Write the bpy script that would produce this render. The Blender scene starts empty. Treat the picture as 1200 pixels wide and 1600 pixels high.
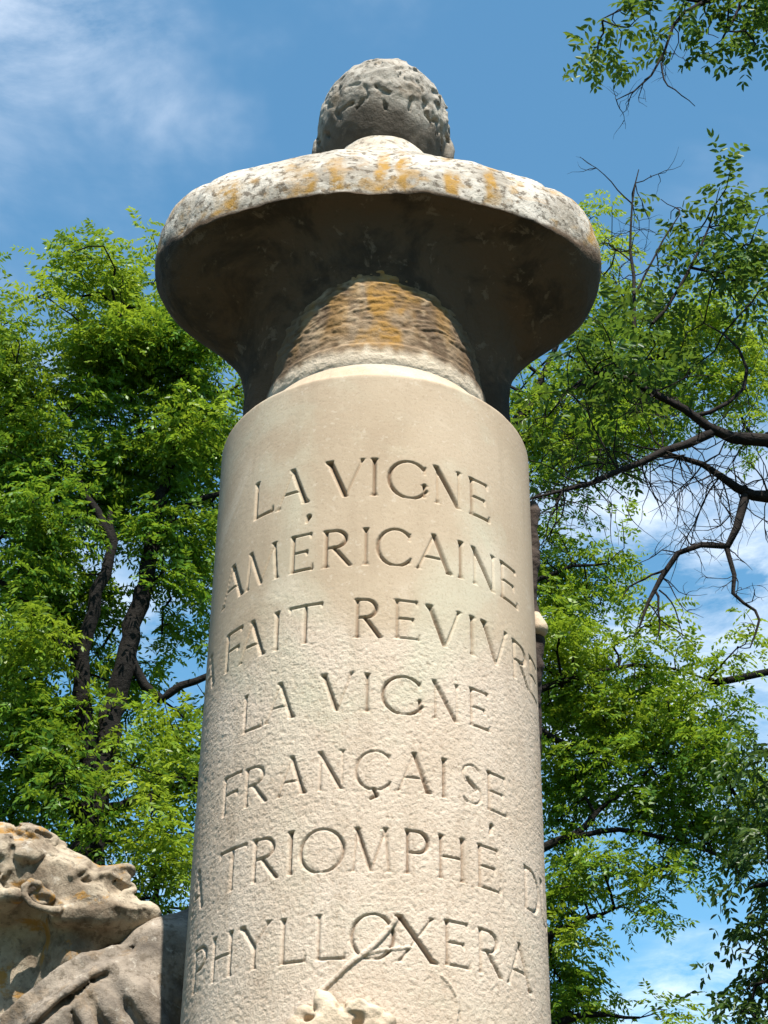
import bpy, math, random
import numpy as np
from mathutils import Matrix, Vector
rad = math.radians
rng = np.random.default_rng(7)
random.seed(7)
scene = bpy.context.scene
C = scene.collection

# ------------------------------------------------------------------ camera, sky, sun, exposure
CAM_H = 1.6
TILT, ROLL, FPX = rad(33.537), rad(0.7371), 2837.8          # focal length in pixels of a 1200x1600 frame
FW = np.array([0, math.cos(TILT), math.sin(TILT)])
_r = np.array([1.0, 0, 0]); _u = np.cross(_r, FW)
RT = math.cos(ROLL)*_r + math.sin(ROLL)*_u
UP = -math.sin(ROLL)*_r + math.cos(ROLL)*_u
cam = bpy.data.cameras.new('camera'); camo = bpy.data.objects.new('camera', cam); C.objects.link(camo)
camo.matrix_world = Matrix(((RT[0], UP[0], -FW[0], 0), (RT[1], UP[1], -FW[1], 0), (RT[2], UP[2], -FW[2], CAM_H), (0, 0, 0, 1)))
cam.sensor_fit = 'VERTICAL'; cam.sensor_height = 24; cam.lens = FPX/1600*24
cam.clip_start = 0.05; cam.clip_end = 3000
scene.camera = camo
SUN_EL, SUN_AZ = rad(58), rad(14)                            # sun behind the camera, to its right
SUNV = Vector((math.sin(SUN_AZ)*math.cos(SUN_EL), -math.cos(SUN_AZ)*math.cos(SUN_EL), math.sin(SUN_EL)))
w = bpy.data.worlds.new('World'); scene.world = w; w.use_nodes = True
nt = w.node_tree; nt.nodes.clear()
def WN(t, **k):
    n = nt.nodes.new(t)
    for a, b in k.items(): setattr(n, a, b)
    return n
sky = WN('ShaderNodeTexSky', sky_type='NISHITA', sun_disc=False, sun_elevation=SUN_EL, sun_rotation=math.pi-SUN_AZ, air_density=1.0, dust_density=0.1, ozone_density=1.0)
bg = WN('ShaderNodeBackground'); bg.inputs[1].default_value = 0.122
wo = WN('ShaderNodeOutputWorld')
tc = WN('ShaderNodeTexCoord'); sep = WN('ShaderNodeSeparateXYZ'); nt.links.new(tc.outputs['Generated'], sep.inputs[0])
zc = WN('ShaderNodeMath', operation='MAXIMUM'); nt.links.new(sep.outputs[2], zc.inputs[0]); zc.inputs[1].default_value = 0.08
dx = WN('ShaderNodeMath', operation='DIVIDE'); nt.links.new(sep.outputs[0], dx.inputs[0]); nt.links.new(zc.outputs[0], dx.inputs[1])
dy = WN('ShaderNodeMath', operation='DIVIDE'); nt.links.new(sep.outputs[1], dy.inputs[0]); nt.links.new(zc.outputs[0], dy.inputs[1])
cmb = WN('ShaderNodeCombineXYZ'); nt.links.new(dx.outputs[0], cmb.inputs[0]); dy2 = WN('ShaderNodeMath', operation='ADD'); nt.links.new(dy.outputs[0], dy2.inputs[0]); dy2.inputs[1].default_value = 0.30; nt.links.new(dy2.outputs[0], cmb.inputs[1]); cmb.inputs[2].default_value = 11.3
def wnoise(scale, detail, rough, dist):
    n = WN('ShaderNodeTexNoise'); n.inputs['Scale'].default_value = scale; n.inputs['Detail'].default_value = detail
    n.inputs['Roughness'].default_value = rough; n.inputs['Distortion'].default_value = dist
    nt.links.new(cmb.outputs[0], n.inputs['Vector']); return n
n1 = wnoise(1.7, 6, 0.55, 0.3); n2 = wnoise(6.0, 10, 0.66, 0.35)
r1 = WN('ShaderNodeMapRange'); nt.links.new(n1.outputs[0], r1.inputs[0]); r1.inputs[1].default_value = 0.43; r1.inputs[2].default_value = 0.72; r1.interpolation_type = 'SMOOTHSTEP'
r2 = WN('ShaderNodeMapRange'); nt.links.new(n2.outputs[0], r2.inputs[0]); r2.inputs[1].default_value = 0.38; r2.inputs[2].default_value = 0.80
ml = WN('ShaderNodeMath', operation='MULTIPLY'); nt.links.new(r1.outputs[0], ml.inputs[0]); nt.links.new(r2.outputs[0], ml.inputs[1])
tint = WN('ShaderNodeMix', data_type='RGBA', blend_type='MULTIPLY'); tint.inputs[0].default_value = 1; nt.links.new(sky.outputs[0], tint.inputs[6]); tint.inputs[7].default_value = (0.66, 1.04, 1.03, 1)
mx = WN('ShaderNodeMix', data_type='RGBA'); nt.links.new(ml.outputs[0], mx.inputs[0]); nt.links.new(tint.outputs[2], mx.inputs[6]); mx.inputs[7].default_value = (7.2, 7.4, 7.8, 1)
nt.links.new(mx.outputs[2], bg.inputs[0]); nt.links.new(bg.outputs[0], wo.inputs[0])
sl = bpy.data.lights.new('sun', 'SUN'); sl.energy = 5.0; sl.angle = rad(0.53); sl.color = (1.0, 0.95, 0.86)
so = bpy.data.objects.new('sun', sl); C.objects.link(so); so.rotation_euler = (-SUNV).to_track_quat('-Z', 'Y').to_euler(); so.location = (3, -6, 12)
vs = scene.view_settings; vs.view_transform = 'Standard'; vs.look = 'None'; vs.gamma = 1; vs.exposure = 0.90
scene.render.resolution_x, scene.render.resolution_y = 768, 1024

# ------------------------------------------------------------------ helpers
COLX, COLY, COLR = -0.01855, 2.923, 0.30                     # column axis and radius
def ray(px, py):
    return FW + (px-600)/FPX*RT + (800-py)/FPX*UP
def atY(px, py, Y):
    d = ray(px, py); p = d*(Y/d[1]); return np.array([p[0], p[1], p[2]+CAM_H])
def onCol(px, py, R=COLR):                                   # pixel -> (theta, z) on the shaft
    d = ray(px, py)
    a = d[0]**2+d[1]**2; b = -2*(d[0]*COLX+d[1]*COLY); c = COLX**2+COLY**2-R*R
    q = b*b-4*a*c
    k = (-b-math.sqrt(max(q, 0)))/(2*a); p = d*k
    return math.atan2(p[0]-COLX, COLY-p[1]), p[2]+CAM_H
def pxm(px, py, Y):                                          # metres per pixel at that spot
    return np.linalg.norm(atY(px, py, Y)-np.array([0, 0, CAM_H]))/FPX

def hash3(i, j, k, s):
    n = (i.astype(np.int64)*73856093) ^ (j.astype(np.int64)*19349663) ^ (k.astype(np.int64)*83492791) ^ (s*2654435761)
    n = (n ^ (n >> 13))*1274126177 & 0xffffffff
    n = (n ^ (n >> 16))*2246822519 & 0xffffffff
    return ((n ^ (n >> 15)) & 0xffffff)/float(0xffffff)
def vnoise(P, s=0):                                          # value noise, 0..1
    P = np.asarray(P, float); F = np.floor(P); t = P-F; t = t*t*(3-2*t)
    i, j, k = (F[..., 0].astype(np.int64), F[..., 1].astype(np.int64), F[..., 2].astype(np.int64))
    o = 0
    for a in (0, 1):
        wa = t[..., 0] if a else 1-t[..., 0]
        for b in (0, 1):
            wb = t[..., 1] if b else 1-t[..., 1]
            for c in (0, 1):
                wc = t[..., 2] if c else 1-t[..., 2]
                o = o+wa*wb*wc*hash3(i+a, j+b, k+c, s)
    return o
def fbm(P, s=0, oct=3):
    o = 0; a = 1; tot = 0
    for q in range(oct):
        o = o+a*vnoise(np.asarray(P)*2.03**q, s+q*17); tot += a; a *= 0.5
    return o/tot
def sstep(a, b, x):
    t = np.clip((x-a)/(b-a), 0, 1); return t*t*(3-2*t)

def mesh_np(name, V, Fq, mat, parent=None, smooth=True, attrs=None):
    V = np.asarray(V, np.float32); Fq = np.asarray(Fq, np.int32)
    me = bpy.data.meshes.new(name); nf, k = Fq.shape
    me.vertices.add(len(V)); me.vertices.foreach_set('co', V.ravel())
    me.loops.add(nf*k); me.loops.foreach_set('vertex_index', Fq.ravel())
    me.polygons.add(nf); me.polygons.foreach_set('loop_start', np.arange(nf, dtype=np.int32)*k)
    if smooth: me.polygons.foreach_set('use_smooth', np.ones(nf, bool))
    for an, (dom, dat) in (attrs or {}).items():
        at = me.attributes.new(an, 'FLOAT', dom); at.data.foreach_set('value', np.asarray(dat, np.float32))
    me.update(calc_edges=True); me.validate()
    if mat: me.materials.append(mat)
    o = bpy.data.objects.new(name, me); C.objects.link(o)
    if parent: o.parent = parent
    return o
def thing(name, label, cat, loc=(0, 0, 0), group=None):
    o = bpy.data.objects.new(name, None); C.objects.link(o); o.location = loc; o.empty_display_size = 0.2
    o['label'] = label; o['category'] = cat
    if group: o['group'] = group
    return o
def part(name, V, Fq, mat, root, **k):                       # world-space vertices under a thing's empty
    return mesh_np(name, np.asarray(V)-np.array(root.location), Fq, mat, root, **k)
def gridfaces(nr, nc, closed=False):
    r = np.arange(nr-1)[:, None]; c = np.arange(nc if closed else nc-1)[None, :]
    c2 = (c+1) % nc
    return np.stack([r*nc+c, r*nc+c2, (r+1)*nc+c2, (r+1)*nc+c], -1).reshape(-1, 4)
def tube(pts, radii, n=6):
    pts = np.asarray(pts, float); m = len(pts); radii = np.broadcast_to(radii, (m,))
    T = np.gradient(pts, axis=0); T /= np.linalg.norm(T, axis=1, keepdims=True)+1e-9
    ref = np.array([0.13, 0.31, 0.94]) if abs(T[0][2]) < 0.9 else np.array([0.94, 0.31, 0.13])
    A = np.cross(T, ref); A /= np.linalg.norm(A, axis=1, keepdims=True)+1e-9; B = np.cross(T, A)
    a = np.arange(n)*2*math.pi/n
    V = pts[:, None]+radii[:, None, None]*(np.cos(a)[None, :, None]*A[:, None]+np.sin(a)[None, :, None]*B[:, None])
    return V.reshape(-1, 3), gridfaces(m, n, True)
class Bag:                                                   # collects quads for one mesh
    def __init__(s): s.V = []; s.F = []; s.n = 0
    def add(s, V, F): s.V.append(V); s.F.append(np.asarray(F)+s.n); s.n += len(V)
    def out(s): return np.concatenate(s.V), np.concatenate(s.F)
def catmull(P, n):                                           # smooth curve through control points
    P = np.asarray(P, float); m = len(P)
    E = np.vstack([2*P[0]-P[1], P, 2*P[-1]-P[-2]])
    u = np.linspace(0, m-1-1e-9, n); i = u.astype(int); t = (u-i)[:, None]
    p0, p1, p2, p3 = E[i], E[i+1], E[i+2], E[i+3]
    return 0.5*(2*p1+(p2-p0)*t+(2*p0-5*p1+4*p2-p3)*t*t+(3*p1-p0-3*p2+p3)*t**3)

# ------------------------------------------------------------------ implicit sculpting
class Clay:
    def __init__(s, lo, hi, h):
        s.lo = np.array(lo, float); s.h = h; s.g = 1.0
        s.n = np.ceil((np.array(hi)-s.lo)/h).astype(int)+1
        s.F = np.full(s.n, 0.5, np.float32)
    def box(s, lo, hi):
        a = np.clip(np.floor((np.array(lo)-s.lo)/s.h).astype(int), 0, s.n); b = np.clip(np.ceil((np.array(hi)-s.lo)/s.h).astype(int)+1, 0, s.n)
        sl_ = tuple(slice(x, y) for x, y in zip(a, b))
        ax = [s.lo[q]+s.h*np.arange(a[q], b[q]) for q in range(3)]
        return sl_, ax
    def comb(s, sl_, d, k, op):
        F = s.F[sl_]
        if F.size == 0: return
        if op == 'sub': F2, d2 = -F, d
        else: F2, d2 = F, d
        if k > 0:
            hh = np.clip(0.5+0.5*(d2-F2)/k, 0, 1); r = d2*(1-hh)+F2*hh-k*hh*(1-hh)
        else: r = np.minimum(F2, d2)
        s.F[sl_] = -r if op == 'sub' else r
    def ell(s, c, r, k=0.01, op='add', M=None):
        c = np.array(c, float); r = np.array(r, float)*np.ones(3)*s.g; m = r.max()+k+3*s.h
        sl_, (x, y, z) = s.box(c-m, c+m)
        X, Y, Z = x[:, None, None]-c[0], y[None, :, None]-c[1], z[None, None, :]-c[2]
        if M is not None:                                    # rows of M are the ellipsoid's own axes
            X, Y, Z = (M[q][0]*X+M[q][1]*Y+M[q][2]*Z for q in range(3))
        k0 = np.sqrt((X/r[0])**2+(Y/r[1])**2+(Z/r[2])**2); k1 = np.sqrt((X/r[0]**2)**2+(Y/r[1]**2)**2+(Z/r[2]**2)**2)+1e-6
        s.comb(sl_, (k0*(k0-1)/k1).astype(np.float32), k, op)
    def cap(s, a, b, ra, rb, k=0.01, op='add'):
        a = np.array(a, float); b = np.array(b, float); ra, rb = ra*s.g, rb*s.g; m = max(ra, rb)+k+3*s.h
        sl_, (x, y, z) = s.box(np.minimum(a, b)-m, np.maximum(a, b)+m)
        d = b-a; L = d@d+1e-12
        X, Y, Z = x[:, None, None]-a[0], y[None, :, None]-a[1], z[None, None, :]-a[2]
        t = np.clip((X*d[0]+Y*d[1]+Z*d[2])/L, 0, 1)
        D = np.sqrt((X-t*d[0])**2+(Y-t*d[1])**2+(Z-t*d[2])**2)-(ra+(rb-ra)*t)
        s.comb(sl_, D.astype(np.float32), k, op)
    def chain(s, P, R, k=0.01, op='add'):
        R = np.broadcast_to(R, (len(P),))
        for q in range(len(P)-1): s.cap(P[q], P[q+1], R[q], R[q+1], k, op)
    def profile(s, poly, x0, z0, yc, w0, slope, wmax, k, op='add'):
        """solid with the given side outline (x,z polygon), getting thicker away from the outline"""
        poly = np.array(poly); m = 0.03; w0, wmax = w0*s.g, wmax*s.g
        lo = [poly[:, 0].min()-m, yc-wmax-m, poly[:, 1].min()-m]; hi = [poly[:, 0].max()+m, yc+wmax+m, poly[:, 1].max()+m]
        sl_, (x, y, z) = s.box(lo, hi); X, Z = np.meshgrid(x, z, indexing='ij')
        dmin = np.full(X.shape, 9.0); ins = np.zeros(X.shape, bool)
        for q in range(len(poly)):
            a, b = poly[q], poly[(q+1) % len(poly)]; d = b-a; L = d@d+1e-12
            t = np.clip(((X-a[0])*d[0]+(Z-a[1])*d[1])/L, 0, 1); dmin = np.minimum(dmin, np.hypot(X-a[0]-t*d[0], Z-a[1]-t*d[1]))
            c_ = ((a[1] > Z) != (b[1] > Z)); ins ^= c_ & (X < (b[0]-a[0])*(Z-a[1])/(b[1]-a[1]+1e-12)+a[0])
        d2 = np.where(ins, -dmin, dmin)
        w_ = np.minimum(w0+slope*np.maximum(-d2, 0), wmax)
        Dy = (np.abs(y-yc)[None, :, None]-w_[:, None, :])/math.sqrt(1+slope*slope*0.6)
        A_ = d2[:, None, :]+0*Dy; kk = 0.008
        h_ = np.clip(0.5-0.5*(Dy-A_)/kk, 0, 1); F_ = Dy*(1-h_)+A_*h_+kk*h_*(1-h_)
        s.comb(sl_, F_.astype(np.float32), k, op)
    def rough(s, amp, freq, seed=0, oct=3):
        m = np.abs(s.F) < amp*3+2*s.h
        I = np.argwhere(m)
        s.F[m] += (amp*(fbm((s.lo+I*s.h)*freq, seed, oct)-0.5)*2).astype(np.float32)
    def mesh(s):
        F = s.F.copy()
        F[0] = F[-1] = 0.5; F[:, 0] = F[:, -1] = 0.5; F[:, :, 0] = F[:, :, -1] = 0.5
        S = F < 0; n = np.array(F.shape)-1
        cs = np.zeros(tuple(n), np.int8)
        for a in (0, 1):
            for b in (0, 1):
                for c in (0, 1): cs += S[a:n[0]+a, b:n[1]+b, c:n[2]+c]
        act = (cs > 0) & (cs < 8); idx = np.full(tuple(n), -1, np.int64); I = np.argwhere(act); idx[act] = np.arange(len(I))
        acc = np.zeros((len(I), 3)); cnt = np.zeros(len(I))
        for ax in range(3):
            o1, o2 = [q for q in range(3) if q != ax]
            for a in (0, 1):
                for b in (0, 1):
                    p = I.copy(); p[:, o1] += a; p[:, o2] += b; q = p.copy(); q[:, ax] += 1
                    f0 = F[p[:, 0], p[:, 1], p[:, 2]]; f1 = F[q[:, 0], q[:, 1], q[:, 2]]
                    m = (f0 < 0) != (f1 < 0); t = np.where(m, f0/(f0-f1+1e-12*(f0 == f1)), 0)
                    P = p.astype(float); P[:, ax] += t
                    acc[m] += P[m]; cnt[m] += 1
        V = s.lo+s.h*acc/cnt[:, None]
        Q = []
        for ax in range(3):
            o1, o2 = (ax+1) % 3, (ax+2) % 3
            sl0 = [slice(None)]*3; sl1 = [slice(None)]*3; sl0[ax] = slice(0, -1); sl1[ax] = slice(1, None)
            ch = S[tuple(sl0)] != S[tuple(sl1)]; E_ = np.argwhere(ch)
            E_ = E_[(E_[:, o1] > 0) & (E_[:, o2] > 0) & (E_[:, o1] < n[o1]) & (E_[:, o2] < n[o2])]
            ins = S[E_[:, 0], E_[:, 1], E_[:, 2]]
            def cell(da, db):
                p = E_.copy(); p[:, o1] -= da; p[:, o2] -= db; return idx[p[:, 0], p[:, 1], p[:, 2]]
            q = np.stack([cell(1, 1), cell(0, 1), cell(0, 0), cell(1, 0)], 1)
            q[~ins] = q[~ins][:, ::-1]; Q.append(q)
        return V, np.concatenate(Q)

# ------------------------------------------------------------------ materials
def newmat(name):
    m = bpy.data.materials.new(name); m.use_nodes = True; n = m.node_tree; n.nodes.clear(); return m, n
class NB:
    def __init__(s, n): s.n = n
    def __call__(s, t, ins=None, **k):
        x = s.n.nodes.new(t)
        for a, b in k.items(): setattr(x, a, b)
        for a, b in (ins or {}).items():
            if hasattr(b, 'is_output'): s.n.links.new(b, x.inputs[a])
            else: x.inputs[a].default_value = b
        return x
    def noise(s, vec, sc, det=4, ro=0.55, di=0.0):
        return s('ShaderNodeTexNoise', {'Vector': vec, 'Scale': sc, 'Detail': det, 'Roughness': ro, 'Distortion': di}).outputs[0]
    def ramp(s, x, a, b):
        r = s('ShaderNodeMapRange', {0: x, 1: a, 2: b}, interpolation_type='SMOOTHSTEP'); return r.outputs[0]
    def math(s, op, a, b): return s('ShaderNodeMath', {0: a, 1: b}, operation=op).outputs[0]
    def mix(s, f, a, b):
        m = s('ShaderNodeMix', {0: f, 6: a, 7: b}, data_type='RGBA'); return m.outputs[2]
    def attr(s, nm): return s('ShaderNodeAttribute', attribute_name=nm).outputs['Fac']
    def fin(s, col, rough=0.9, bump=None, spec=0.2):
        i = {'Base Color': col, 'Roughness': rough, 'Specular IOR Level': spec}
        if bump is not None: i['Normal'] = bump
        p = s('ShaderNodeBsdfPrincipled', i); o = s('ShaderNodeOutputMaterial'); s.n.links.new(p.outputs[0], o.inputs[0])
    def bump(s, h, st, dist, prev=None):
        i = {'Height': h, 'Strength': st, 'Distance': dist}
        if prev is not None: i['Normal'] = prev
        return s('ShaderNodeBump', i).outputs[0]
def col4(*c): return (c[0], c[1], c[2], 1)

def mat_shaft():
    m, n = newmat('shaft_limestone'); b = NB(n)
    P = b('ShaderNodeTexCoord').outputs['Object']
    sm_ = b.mix(b.ramp(b.noise(P, 4.2, 6, 0.6), 0.33, 0.68), col4(0.475, 0.375, 0.272), col4(0.410, 0.316, 0.222))      # smooth tan patina
    wn_ = b.mix(b.ramp(b.noise(P, 5.2, 6, 0.6), 0.33, 0.68), col4(0.600, 0.495, 0.400), col4(0.525, 0.420, 0.325))      # worn paler stone
    base = b.mix(b.ramp(b.math('ADD', b.attr('rough'), b.math('MULTIPLY', b.math('SUBTRACT', b.noise(P, 7, 5, 0.6), 0.5), 0.8)), 0.15, 0.95), sm_, wn_)
    mp = b('ShaderNodeMapping', {'Vector': P, 'Scale': (7, 7, 0.7)}).outputs[0]
    base = b.mix(b.math('MULTIPLY', b.ramp(b.noise(mp, 3, 5, 0.6), 0.55, 0.72), 0.35), base, col4(0.33, 0.255, 0.18))           # run-off streaks
    base = b.mix(b.math('MULTIPLY', b.ramp(b.noise(P, 2.3, 5, 0.6, 0.6), 0.52, 0.70), 0.75), base, col4(0.50, 0.46, 0.35))     # pale greenish wash
    base = b.mix(b.math('MULTIPLY', b.ramp(b.noise(P, 3.3, 5, 0.55, 1.2), 0.56, 0.72), 0.6), base, col4(0.62, 0.53, 0.42))      # whitish bloom
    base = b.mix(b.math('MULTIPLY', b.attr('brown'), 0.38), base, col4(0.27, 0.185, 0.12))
    base = b.mix(b.math('MULTIPLY', b.ramp(b.noise(P, 260, 3, 0.6), 0.52, 0.72), 0.35), base, col4(0.26, 0.18, 0.12))           # fine grain
    base = b.mix(b.math('MULTIPLY', b.ramp(b.noise(P, 95, 3, 0.6), 0.60, 0.70), 0.30), base, col4(0.60, 0.52, 0.42))
    base = b.mix(b.math('MULTIPLY', b.attr('groove'), 0.80), base, col4(0.135, 0.075, 0.04))                                     # letter grooves coloured darker brown
    h = b.noise(P, 330, 4, 0.65); h2 = b.noise(P, 150, 3, 0.6); rg = b.math('ADD', b.math('MULTIPLY', b.attr('rough'), 0.62), 0.13)
    nb = b.bump(h2, b.math('MULTIPLY', rg, 0.6), 0.003, b.bump(h, rg, 0.002))
    base = b.mix(b.math('MULTIPLY', b.math('MULTIPLY', b.attr('rough'), b.ramp(h2, 0.46, 0.34)), 0.38), base, col4(0.27, 0.185, 0.125))
    b.fin(base, 0.92, nb, 0.15); return m
def mat_bust(name, pale, dark, speck, orange, rust_attr=False, shade_cols=None):
    m, n = newmat(name); b = NB(n)
    P = b('ShaderNodeTexCoord').outputs['Object']
    base = b.mix(b.ramp(b.noise(P, 9, 7, 0.68), 0.36, 0.66), pale, dark)
    base = b.mix(b.math('MULTIPLY', b.ramp(b.noise(P, 55, 5, 0.7), 0.50, 0.62), speck), base, col4(0.09, 0.07, 0.05))
    base = b.mix(b.math('MULTIPLY', b.ramp(b.noise(P, 38, 4, 0.6, 0.5), 0.60, 0.68), speck*0.5), base, col4(0.60, 0.55, 0.47))
    base = b.mix(b.math('MULTIPLY', b.ramp(b.noise(P, 13, 6, 0.66, 0.6), 0.54, 0.62), orange), base, col4(0.34, 0.19, 0.06))
    if rust_attr: 
        pass
    if shade_cols is not None:                                     # pale lichened stone on top; darker browns paint shade into the rest
        shade_base = b.mix(b.ramp(b.noise(P, 6, 6, 0.7, 0.7), 0.42, 0.62), shade_cols[0], shade_cols[1])
        shade_base = b.mix(b.math('MULTIPLY', b.ramp(b.noise(P, 24, 5, 0.7, 0.5), 0.58, 0.66), 0.5), shade_base, shade_cols[2])
        base = b.mix(b.attr('lit_lichen'), shade_base, base)
    if rust_attr:
        base = b.mix(b.math('MULTIPLY', b.attr('rust'), b.ramp(b.noise(P, 48, 5, 0.75), 0.30, 0.52)), base, col4(0.33, 0.19, 0.05))
    nb = b.bump(b.noise(P, 70, 5, 0.7), 0.55, 0.008, b.bump(b.noise(P, 260, 3, 0.6), 0.35, 0.002))
    b.fin(base, 0.93, nb, 0.12); return m
def mat_drum():
    m, n = newmat('tooled_drum_stone'); b = NB(n)
    P = b('ShaderNodeTexCoord').outputs['Object']
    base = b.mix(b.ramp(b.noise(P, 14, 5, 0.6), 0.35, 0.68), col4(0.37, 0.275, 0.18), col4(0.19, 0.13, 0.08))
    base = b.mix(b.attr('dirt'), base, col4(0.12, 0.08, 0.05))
    base = b.mix(b.math('MULTIPLY', b.attr('rust'), b.ramp(b.noise(P, 30, 5, 0.7), 0.25, 0.5)), base, col4(0.30, 0.165, 0.045))
    base = b.mix(b.attr('pale'), base, col4(0.58, 0.49, 0.38))
    nb = b.bump(b.noise(P, 110, 4, 0.65), 0.5, 0.006)
    b.fin(base, 0.93, nb, 0.12); return m
def mat_plain(name, c1, c2, sc, bs=30, bd=0.01, rough=0.9):
    m, n = newmat(name); b = NB(n); P = b('ShaderNodeTexCoord').outputs['Object']
    base = b.mix(b.ramp(b.noise(P, sc, 6, 0.62), 0.35, 0.66), c1, c2)
    b.fin(base, rough, b.bump(b.noise(P, bs, 5, 0.65), 0.6, bd), 0.2); return m
def mat_leaf(name, c_dark, c_mid, c_new, trans=0.45):
    m, n = newmat(name); b = NB(n)
    t = b.attr('tint'); v = b.attr('vary')
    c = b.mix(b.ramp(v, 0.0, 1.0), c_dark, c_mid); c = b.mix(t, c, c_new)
    d = b('ShaderNodeBsdfDiffuse', {'Color': c}); tr = b('ShaderNodeBsdfTranslucent', {'Color': b.mix(0.35, c, c_new)})
    g = b('ShaderNodeBsdfGlossy', {'Color': (1, 1, 1, 1), 'Roughness': 0.42})
    s1 = b('ShaderNodeMixShader', {0: trans, 1: d.outputs[0], 2: tr.outputs[0]}); s2 = b('ShaderNodeMixShader', {0: 0.018, 1: s1.outputs[0], 2: g.outputs[0]})
    o = b('ShaderNodeOutputMaterial'); n.links.new(s2.outputs[0], o.inputs[0]); return m

M_shaft = mat_shaft()
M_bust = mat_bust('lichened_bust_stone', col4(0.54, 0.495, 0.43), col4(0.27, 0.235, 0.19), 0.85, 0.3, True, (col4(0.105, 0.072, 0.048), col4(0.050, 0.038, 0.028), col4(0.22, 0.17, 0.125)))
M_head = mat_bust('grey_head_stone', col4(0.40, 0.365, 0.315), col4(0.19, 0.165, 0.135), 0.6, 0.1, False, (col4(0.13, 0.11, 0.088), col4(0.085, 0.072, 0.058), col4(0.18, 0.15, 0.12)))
M_drum = mat_drum()
M_fig = mat_bust('figure_stone', col4(0.43, 0.36, 0.27), col4(0.16, 0.12, 0.085), 0.6, 1.0)
M_coat = mat_bust('coat_stone', col4(0.30, 0.25, 0.20), col4(0.10, 0.083, 0.068), 0.6, 0.12)
M_plinth = mat_plain('plinth_stone', col4(0.24, 0.20, 0.155), col4(0.15, 0.125, 0.10), 6)
M_vine = mat_plain('dark_vine_stone', col4(0.07, 0.05, 0.04), col4(0.03, 0.022, 0.018), 25, 80, 0.01)
M_bark = mat_plain('dark_bark', col4(0.013, 0.010, 0.008), col4(0.006, 0.005, 0.004), 18, 45, 0.03)
M_twig = mat_plain('grey_twig_bark', col4(0.026, 0.020, 0.017), col4(0.012, 0.009, 0.008), 25, 60, 0.01)
M_locust = mat_leaf('locust_leaf', col4(0.050, 0.140, 0.012), col4(0.112, 0.240, 0.018), col4(0.36, 0.43, 0.026), 0.48)
M_ash = mat_leaf('ash_leaf', col4(0.030, 0.075, 0.014), col4(0.070, 0.15, 0.020), col4(0.20, 0.27, 0.025), 0.45)
M_dark = mat_leaf('dark_leaf', col4(0.028, 0.065, 0.014), col4(0.055, 0.11, 0.018), col4(0.12, 0.18, 0.03), 0.4)

# ------------------------------------------------------------------ ground
def quad_sheet(name, size, z, mat, cx=0, cy=0):
    n = 24; g = np.linspace(-size, size, n); X, Y = np.meshgrid(g, g)
    V = np.stack([X+cx, Y+cy, np.full_like(X, z)], -1).reshape(-1, 3); return mesh_np(name, V, gridfaces(n, n), mat)
M_ground = mat_plain('lawn_ground', col4(0.055, 0.060, 0.035), col4(0.035, 0.042, 0.022), 1.2, 60, 0.02)
g = quad_sheet('ground', 600, 0, M_ground); g['kind'] = 'structure'

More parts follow.
